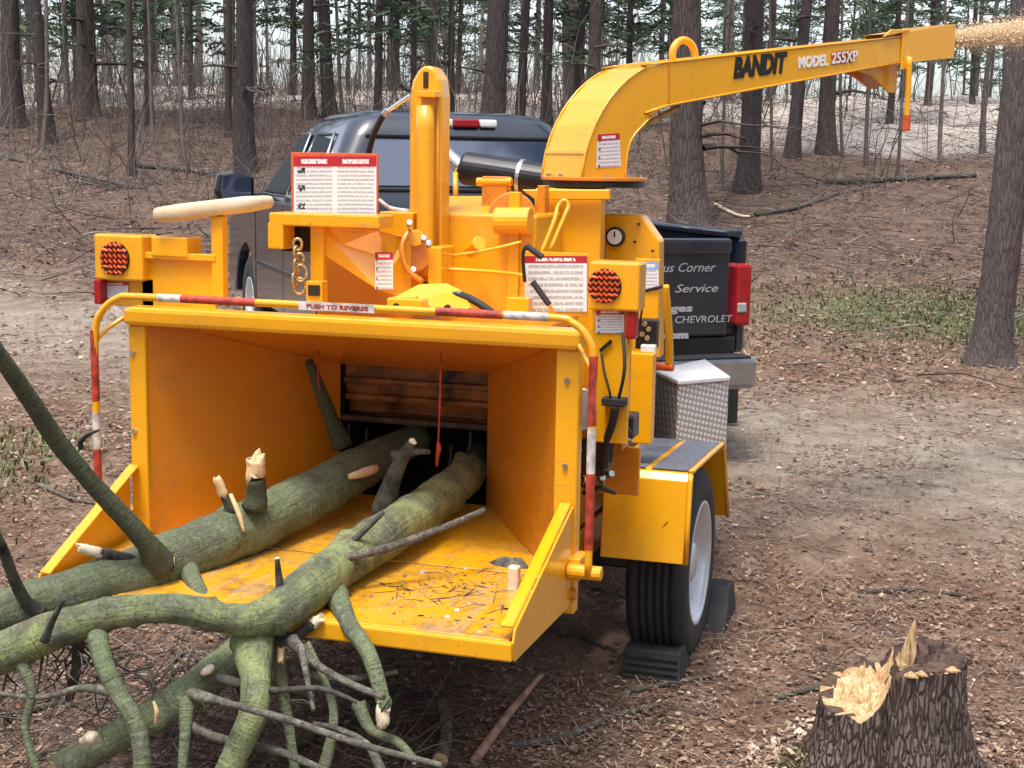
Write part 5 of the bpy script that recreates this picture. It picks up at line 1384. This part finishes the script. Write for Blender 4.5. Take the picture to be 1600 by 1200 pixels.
limb('branch', [(300, 1085, 10, -.96), (360, 1100, 7, -1.0), (450, 1125, 7, -1.05), (560, 1162, 6, -1.1), (690, 1196, 5, -1.15)], MT['twig'], l2, 9, 5)
limb('branch', [(292, 1090, 16, -.96), (290, 1140, 11, -1.0), (284, 1215, 9, -1.05)], MT['moss'], l2, 10, 5)
limb('branch', [(510, 880, 9, -.30), (560, 838, 6, -.26), (600, 800, 4, -.22)], MT['twig_dark'], l2, 7, 4)
limb('branch', [(70, 1000, 7, -1.06), (80, 975, 6, -1.08), (100, 935, 4, -1.1)], MT['twig_dark'], l2, 7, 4)
limb('branch', [(470, 1010, 7, -.78), (480, 1060, 5, -.84), (490, 1110, 4, -.9)], MT['twig'], l2, 7, 4)
tube('bark_scar', [P(240, 1096, -.90), P(245, 1112, -.905), P(243, 1132, -.90)], [.004, .007, .004], MT['wood'], l2, 6, 4, rough=.3, freq=30)
for q_, m_ in (([(122, 985, 12, -.92), (120, 1040, 10, -.90), (108, 1092, 8, -.88)], 'twig_dark'), ([(432, 1010, 13, -.66), (442, 1080, 11, -.70), (452, 1140, 10, -.74), (462, 1215, 9, -.78)], 'moss'),
               ([(560, 1100, 11, -.62), (580, 1140, 10, -.66), (622, 1160, 9, -.70), (650, 1190, 7, -.74)], 'moss'), ([(395, 1012, 10, -.60), (470, 1050, 8, -.58), (540, 1060, 6, -.56), (620, 1050, 4, -.54)], 'twig'),
               ([(255, 1108, 9, -.80), (330, 1150, 8, -.82), (430, 1172, 7, -.84), (520, 1210, 6, -.86)], 'twig'), ([(185, 1085, 9, -1.02), (130, 1075, 7, -1.04), (60, 1090, 5, -1.06), (-20, 1080, 4, -1.08)], 'twig'),
               ([(505, 1205, 9, -.80), (522, 1120, 8, -.74), (505, 1060, 6, -.70), (480, 1005, 6, -.66)], 'moss'), ([(345, 1060, 9, -.80), (420, 1078, 6, -.86), (500, 1076, 5, -.9), (560, 1098, 3, -.94)], 'twig_dark'),
               ([(30, 1030, 12, -1.04), (50, 1080, 9, -1.06), (40, 1140, 8, -1.08), (60, 1210, 7, -1.10)], 'moss'), ([(600, 1215, 8, -.82), (575, 1165, 7, -.80), (530, 1140, 5, -.78), (490, 1130, 4, -.76)], 'twig')):
    limb('branch', q_, MT[m_], l2, 11, 5, MT['wood_pale'], rough=.14)
# fine twigs hanging off both logs
for i in range(48):
    u = rnd.random()
    px = 10 + 380 * u; py = 1000 + 60 * rnd.random(); Y0 = -1.0 + .35 * u
    ang = rnd.uniform(.1, 3.0); L = rnd.uniform(40, 170); cv = rnd.uniform(-.7, .7); q = [(px, py, 2.4, Y0)]
    for k in range(1, 5):
        a2 = ang + cv * k / 4 + rnd.uniform(-.25, .25); q.append((q[-1][0] + math.cos(a2) * L / 4, q[-1][1] + math.sin(a2) * L / 4, 2.4 - .45 * k, Y0 - .02 * k))
    limb('twig', q, MT['twig'] if i % 3 else MT['twig_dark'], l2, 5, 2, rough=.05)
    if i % 2:
        k = rnd.choice((1, 2, 3)); a3 = ang + rnd.choice((-1, 1)) * .9
        limb('twig', [q[k], (q[k][0] + math.cos(a3) * 18, q[k][1] + math.sin(a3) * 18, 1.2, q[k][3]), (q[k][0] + math.cos(a3 + .3) * 40, q[k][1] + math.sin(a3 + .3) * 40, .7, q[k][3] - .02)], MT['twig'], l2, 4, 1, rough=0)
# ---- loose branches on the ground
def ground_branch(name, label, pts, r, mat, cap=None, group='loose branches on the ground', lift=0.0):
    Q = []
    for i, (x, y) in enumerate(pts):
        q = on_ground(x, y); Q.append(q + np.array([0, 0, r * .9 + lift * i]))
    o = tube(name, [q - Q[0] for q in Q], [r * (1 - .4 * i / (len(Q) - 1)) for i in range(len(Q))], mat, None, 10, 6, capmat=cap, rough=.14, freq=14, jag=.5, seed=rnd.random() * 30)
    o.location = tuple(Q[0]); return tag(o, label, 'branch', group)
ground_branch('loose_branch', 'stripped reddish stick in the foreground below the tray', [(742, 1196), (795, 1135), (846, 1085)], .017, MT['wood_red'], MT['wood_pale'], lift=.03)
ground_branch('loose_branch', 'curved grey branch beside the reddish stick in the foreground', [(800, 1172), (880, 1158), (950, 1128), (1030, 1106)], .015, MT['twig'], MT['wood_pale'])
ground_branch('loose_branch', 'broken tan stub at the bottom below the tray', [(688, 1200), (698, 1160), (690, 1122)], .026, MT['twig'], MT['wood'], lift=.02)
ground_branch('loose_branch', 'thin pale branch lying behind the wheel chock', [(980, 1086), (1050, 1070), (1130, 1058)], .011, MT['twig'], MT['wood_pale'])
ground_branch('loose_branch', 'dark stick with a pale broken end left of the stump', [(1282, 1078), (1250, 1086), (1210, 1097)], .012, MT['twig_dark'], MT['wood_pale'])
ground_branch('loose_branch', 'dark thin branch on the dirt right of the wheel', [(1340, 930), (1430, 925), (1530, 938)], .010, MT['twig_dark'])
ground_branch('loose_branch', 'grey forked stick under the tray front edge', [(590, 1098), (680, 1080), (760, 1066)], .012, MT['twig'])
ground_branch('loose_branch', 'dark stick below the hopper right corner', [(860, 985), (920, 1002), (985, 1030)], .009, MT['twig_dark'])
ground_branch('loose_branch', 'thin pale stick under the hopper beside the tyre', [(905, 912), (945, 925), (982, 938)], .008, MT['twig'])
ground_branch('loose_branch', 'short curled green branch under the hanging limbs', [(600, 1150), (640, 1165), (672, 1185)], .016, MT['moss'])
ground_branch('loose_branch', 'long dark branch in the brash at the bottom left', [(0, 1130), (90, 1105), (190, 1118), (300, 1165)], .012, MT['twig_dark'])
ground_branch('loose_branch', 'pale bent limb at the left edge below the lamp panel', [(60, 760), (110, 782), (150, 790)], .012, MT['twig'])
ground_branch('loose_branch', 'mossy limb in the brash under the green log', [(420, 1190), (500, 1150), (545, 1120)], .020, MT['moss'])
ground_branch('loose_branch', 'pale curved stick lying near the thick trunk', [(1118, 322), (1150, 338), (1172, 341)], .025, MT['wood_pale'])
# brash: fine dead twigs heaped under the logs
n = 700
px = rng.rand(n) * 700 - 20; py = 1010 + rng.rand(n) * 230
S_ = np.array([on_ground(a, b) for a, b in zip(px, py)])
th = rng.rand(n) * 6.28
d = np.stack([np.cos(th), np.sin(th), rng.randn(n) * .25 + .15], 1)
twigs_obj('brash_twigs', S_ + np.array([0, 0, 1]) * (.01 + .10 * rng.rand(n) ** 2)[:, None], d, .08 + .35 * rng.rand(n) ** 1.5, .0015 + .0035 * rng.rand(n), rng.rand(n), MT['brush'], 'heap of thin dead twigs under the green log', 'twigs', .3)
# ---- debris lying on the tray
_c = onZ(790, 882, .67); bs = slab('bark_slab', [_c + np.array(q) for q in ((-.06, 0, .0), (-.02, .02, .022), (.05, .01, .026), (.085, -.02, .004), (.03, -.035, -.002), (-.03, -.025, .0))], .010, MT['twig'], None, .003)
tag(bs, 'curled slab of pale bark lying on the tray by the right cheek', 'bark')
c = onZ(803, 922, .660)
bk = box('wood_block', (c[0] - .017, c[1] - .016, .659), (c[0] + .017, c[1] + .016, .735), MT['wood_pale'], None, .006); tag(bk, 'small pale block of wood standing on the tray near the right cheek', 'wood block')
n = 500
cx_ = rng.rand(n) ** .6 * .62 + .08; cy_ = -.02 - .55 * rng.rand(n) ** 1.2
zz = .6605 + (cy_ + .022) * .014 + .004
a_, b_ = rand_axes(n, .25)
L = .004 + .012 * rng.rand(n) ** 2; Wd = L * (.3 + .4 * rng.rand(n))
quads_obj('tray_chips', np.stack([cx_, cy_, zz + .004 * rng.rand(n)], 1), a_ * L[:, None], b_ * Wd[:, None], rng.rand(n), MT['litter'], 'small bark crumbs and needles scattered on the yellow tray', 'wood crumbs')
n = 60
S_ = np.stack([.25 + .42 * rng.rand(n), -.05 - .33 * rng.rand(n), np.full(n, .664)], 1); th = rng.rand(n) * 6.28
twigs_obj('tray_twigs', S_, np.stack([np.cos(th), np.sin(th), rng.rand(n) * .08], 1), .03 + .12 * rng.rand(n), .0013 + .0016 * rng.rand(n), rng.rand(n), MT['brush'], 'thin twigs lying on the yellow tray beside the green log', 'twigs', .15)

# ---- stump
sc = on_ground(1384, 1212)
stp = thing('tree_stump', 'broken tree stump with splintered pale wood in the right foreground', 'tree stump', tuple(sc))
def stump():
    nseg, rings = 220, 60; V = []; Fc = []; mats = []
    def rr(th): return .190 * (1 + .10 * math.cos(2 * (th - .1)) + .05 * math.cos(3 * th + 1.0))
    def top(x, y):
        # two lobes: low fresh break on the left, tall rotten one on the right
        k = 1 / (1 + math.exp(-(x + .008) * 60))
        return (.275 + .035 * mnoise.noise(Vector((x * 16, y * 16, 1))) + .20 * y) * (1 - k) + (.405 + .10 * x + .02 * mnoise.noise(Vector((x * 18, y * 18, 7)))) * k
    for i in range(rings + 1):
        u = i / rings
        for k in range(nseg):
            th = 2 * math.pi * k / nseg; r0 = rr(th)
            ux, uy = math.cos(th), math.sin(th)
            zt = top(ux * r0 * .95, uy * r0 * .95); z = -.12 + (zt + .12) * u
            fl = .13 * math.exp(-max(z, 0) / .10) * (.55 + .45 * math.sin(5 * th + .7)) + .035 * math.exp(-max(z, 0) / .25)
            q = Vector((ux * 3.2, uy * 3.2, z * 3.0))
            wq = 1.1 * mnoise.noise(Vector((ux * 2.5, uy * 2.5, z * 4.0))); vo = mnoise.voronoi(Vector((ux * 8.5 + wq, uy * 8.5 - wq, z * 4.2 + wq)))[0]
            d = .008 * (min(1, (vo[1] - vo[0]) * 2.6) - .5) + .012 * mnoise.noise(q * 3) - .035 * math.exp(-((th - 4.70) / .13) ** 2) * (z > .0)
            r = r0 + fl + d
            V.append((ux * r, uy * r, z + .012 * mnoise.noise(Vector((ux * 9, uy * 9, 5))) * u))
    for i in range(rings):
        for k in range(nseg):
            a, b = i * nseg + k, i * nseg + (k + 1) % nseg
            Fc.append((a, b, b + nseg, a + nseg)); mats.append(0)
    # top surface
    base = rings * nseg; prev = [base + k for k in range(nseg)]
    for j in range(1, 9):
        f = 1 - j / 9; cur = []
        for k in range(nseg):
            th = 2 * math.pi * k / nseg; r0 = rr(th) * f * .96
            x, y = math.cos(th) * r0, math.sin(th) * r0
            z = top(x, y)
            if x > 0: z -= .05 * (1 - f) + .022 * mnoise.noise(Vector((x * 40, y * 40, 2)))
            else: z += .055 * abs(mnoise.noise(Vector((x * 55, y * 22, 3)))) - .02
            cur.append(len(V)); V.append((x, y, z))
        for k in range(nseg):
            Fc.append((prev[k], prev[(k + 1) % nseg], cur[(k + 1) % nseg], cur[k]))
            th = 2 * math.pi * k / nseg; mats.append(1 if math.cos(th) < -.02 and j > .5 + 2.2 * abs(mnoise.noise(Vector((math.cos(th) * 3, math.sin(th) * 3, 9)))) else 2)
        prev = cur
    Fc.append(tuple(prev)); mats.append(2)
    o = mesh('trunk', V, Fc, MT['bark_stump'], stp, True)
    o.data.materials.append(MT['fiber']); o.data.materials.append(MT['rot'])
    o.data.polygons.foreach_set('material_index', mats)
stump()
def splinter(x, y, z0, h, wdt, lean=(0, 0), mat='wood'):
    V = []; Fc = []; k = 6
    for i, (u, s) in enumerate(((0, 1), (.3, 1.05), (.55, .62), (.8, .38), (1, .04))):
        for j in range(k):
            a = 2 * math.pi * j / k + .3
            V.append((x + lean[0] * u + wdt * s * math.cos(a) * (1 + .25 * rnd.uniform(-1, 1)), y + lean[1] * u + wdt * .35 * s * math.sin(a), z0 + h * u))
    for i in range(4):
        for j in range(k): Fc.append((i * k + j, i * k + (j + 1) % k, (i + 1) * k + (j + 1) % k, (i + 1) * k + j))
    mesh('splinter', V, Fc, MT['rot'] if mat == 'rot' else MT['fiber'], stp)
splinter(.040, .02, .36, .165, .026, (.02, 0), 'wood_pale')
splinter(.020, -.01, .36, .06, .022)
for i in range(46):
    a = rnd.uniform(0, 6.28); r = .17 * math.sqrt(rnd.random())
    x, y = -.10 + .085 * math.cos(a) * math.sqrt(rnd.random()), r * math.sin(a) * .8
    splinter(x, y, .225 + .25 * y, rnd.uniform(.03, .08) * (1.4 if -.10 < x < -.05 else .9), rnd.uniform(.005, .016), (rnd.uniform(-.015, .015), 0), rnd.choice(('wood', 'wood_pale', 'wood')))
for i in range(5): splinter(.06 + .03 * i, -.165 + .012 * i, .395 + .004 * i, rnd.uniform(.008, .02), .022, (0, 0), 'wood_pale')
for i in range(26):
    x = rnd.uniform(.0, .19); y = rnd.uniform(-.13, .14); splinter(x * .9, y * .9, .37, rnd.uniform(.02, .08), rnd.uniform(.006, .016), (rnd.uniform(-.02, .02), 0), 'rot')
# pale chips and moss round the foot of the stump
n = 900
th = rng.rand(n) * 6.28; r = .24 + .22 * rng.rand(n) ** 1.5
x = sc[0] + np.cos(th) * r; y = sc[1] + np.sin(th) * r
a_, b_ = rand_axes(n, .5); L = .006 + .012 * rng.rand(n)
quads_obj('stump_chips', np.stack([x, y, ground_z(x, y) + .015 + .05 * rng.rand(n) * (r < .32)], 1), a_ * L[:, None], b_ * (L * .6)[:, None], .55 + .45 * rng.rand(n), MT['litter'], 'pale chips strewn around the foot of the stump', 'wood chips')
n = 1500
th = rng.rand(n) * 6.28; r = .25 + .10 * rng.rand(n)
k = (np.sin(th * 2 + .8) > .3); th, r = th[k], r[k]; n = len(th)
x = sc[0] + np.cos(th) * r; y = sc[1] + np.sin(th) * r
a_ = unit(np.stack([rng.randn(n) * .5, rng.randn(n) * .5, np.ones(n)], 1)) * (.008 + .012 * rng.rand(n))[:, None]
b_ = unit(np.stack([rng.randn(n), rng.randn(n), np.zeros(n)], 1)) * .003
quads_obj('stump_moss', np.stack([x, y, ground_z(x, y) + .01 + .06 * rng.rand(n) * np.clip((.32 - r) / .07, 0, 1)], 1), a_, b_, rng.rand(n), MT['grass'], 'green moss growing round the foot of the stump', 'moss')

# ---- stream of chips leaving the chute
n = 260000
u = rng.rand(n) ** .85 * 1.6
sp = .022 + .030 * u
o0 = np.array(cp(2.0, 2.512, 0)); dd = np.array(dU) + np.array([0, 0, .13]); dd /= np.linalg.norm(dd)
sp = sp * np.where(rng.rand(n) < .09, 2.0, 1.0)
Pc = o0 + dd * u[:, None] + np.array([0, 0, 1]) * (-.012 * u * u)[:, None] + rng.randn(n, 3) * sp[:, None] * np.array([.75, .75, .55])
keep = u > .02; Pc = Pc[keep]; n = len(Pc)
a_ = unit(rng.randn(n, 3) + dd * 1.5); b_ = unit(np.cross(a_, rng.randn(n, 3)))
L = .0013 + .0028 * rng.rand(n) ** 4
quads_obj('chip_stream', Pc, a_ * L[:, None], b_ * (L * .5)[:, None], rng.rand(n), MT['chips'], 'spray of pale wood chips shooting from the chute end', 'wood chips')
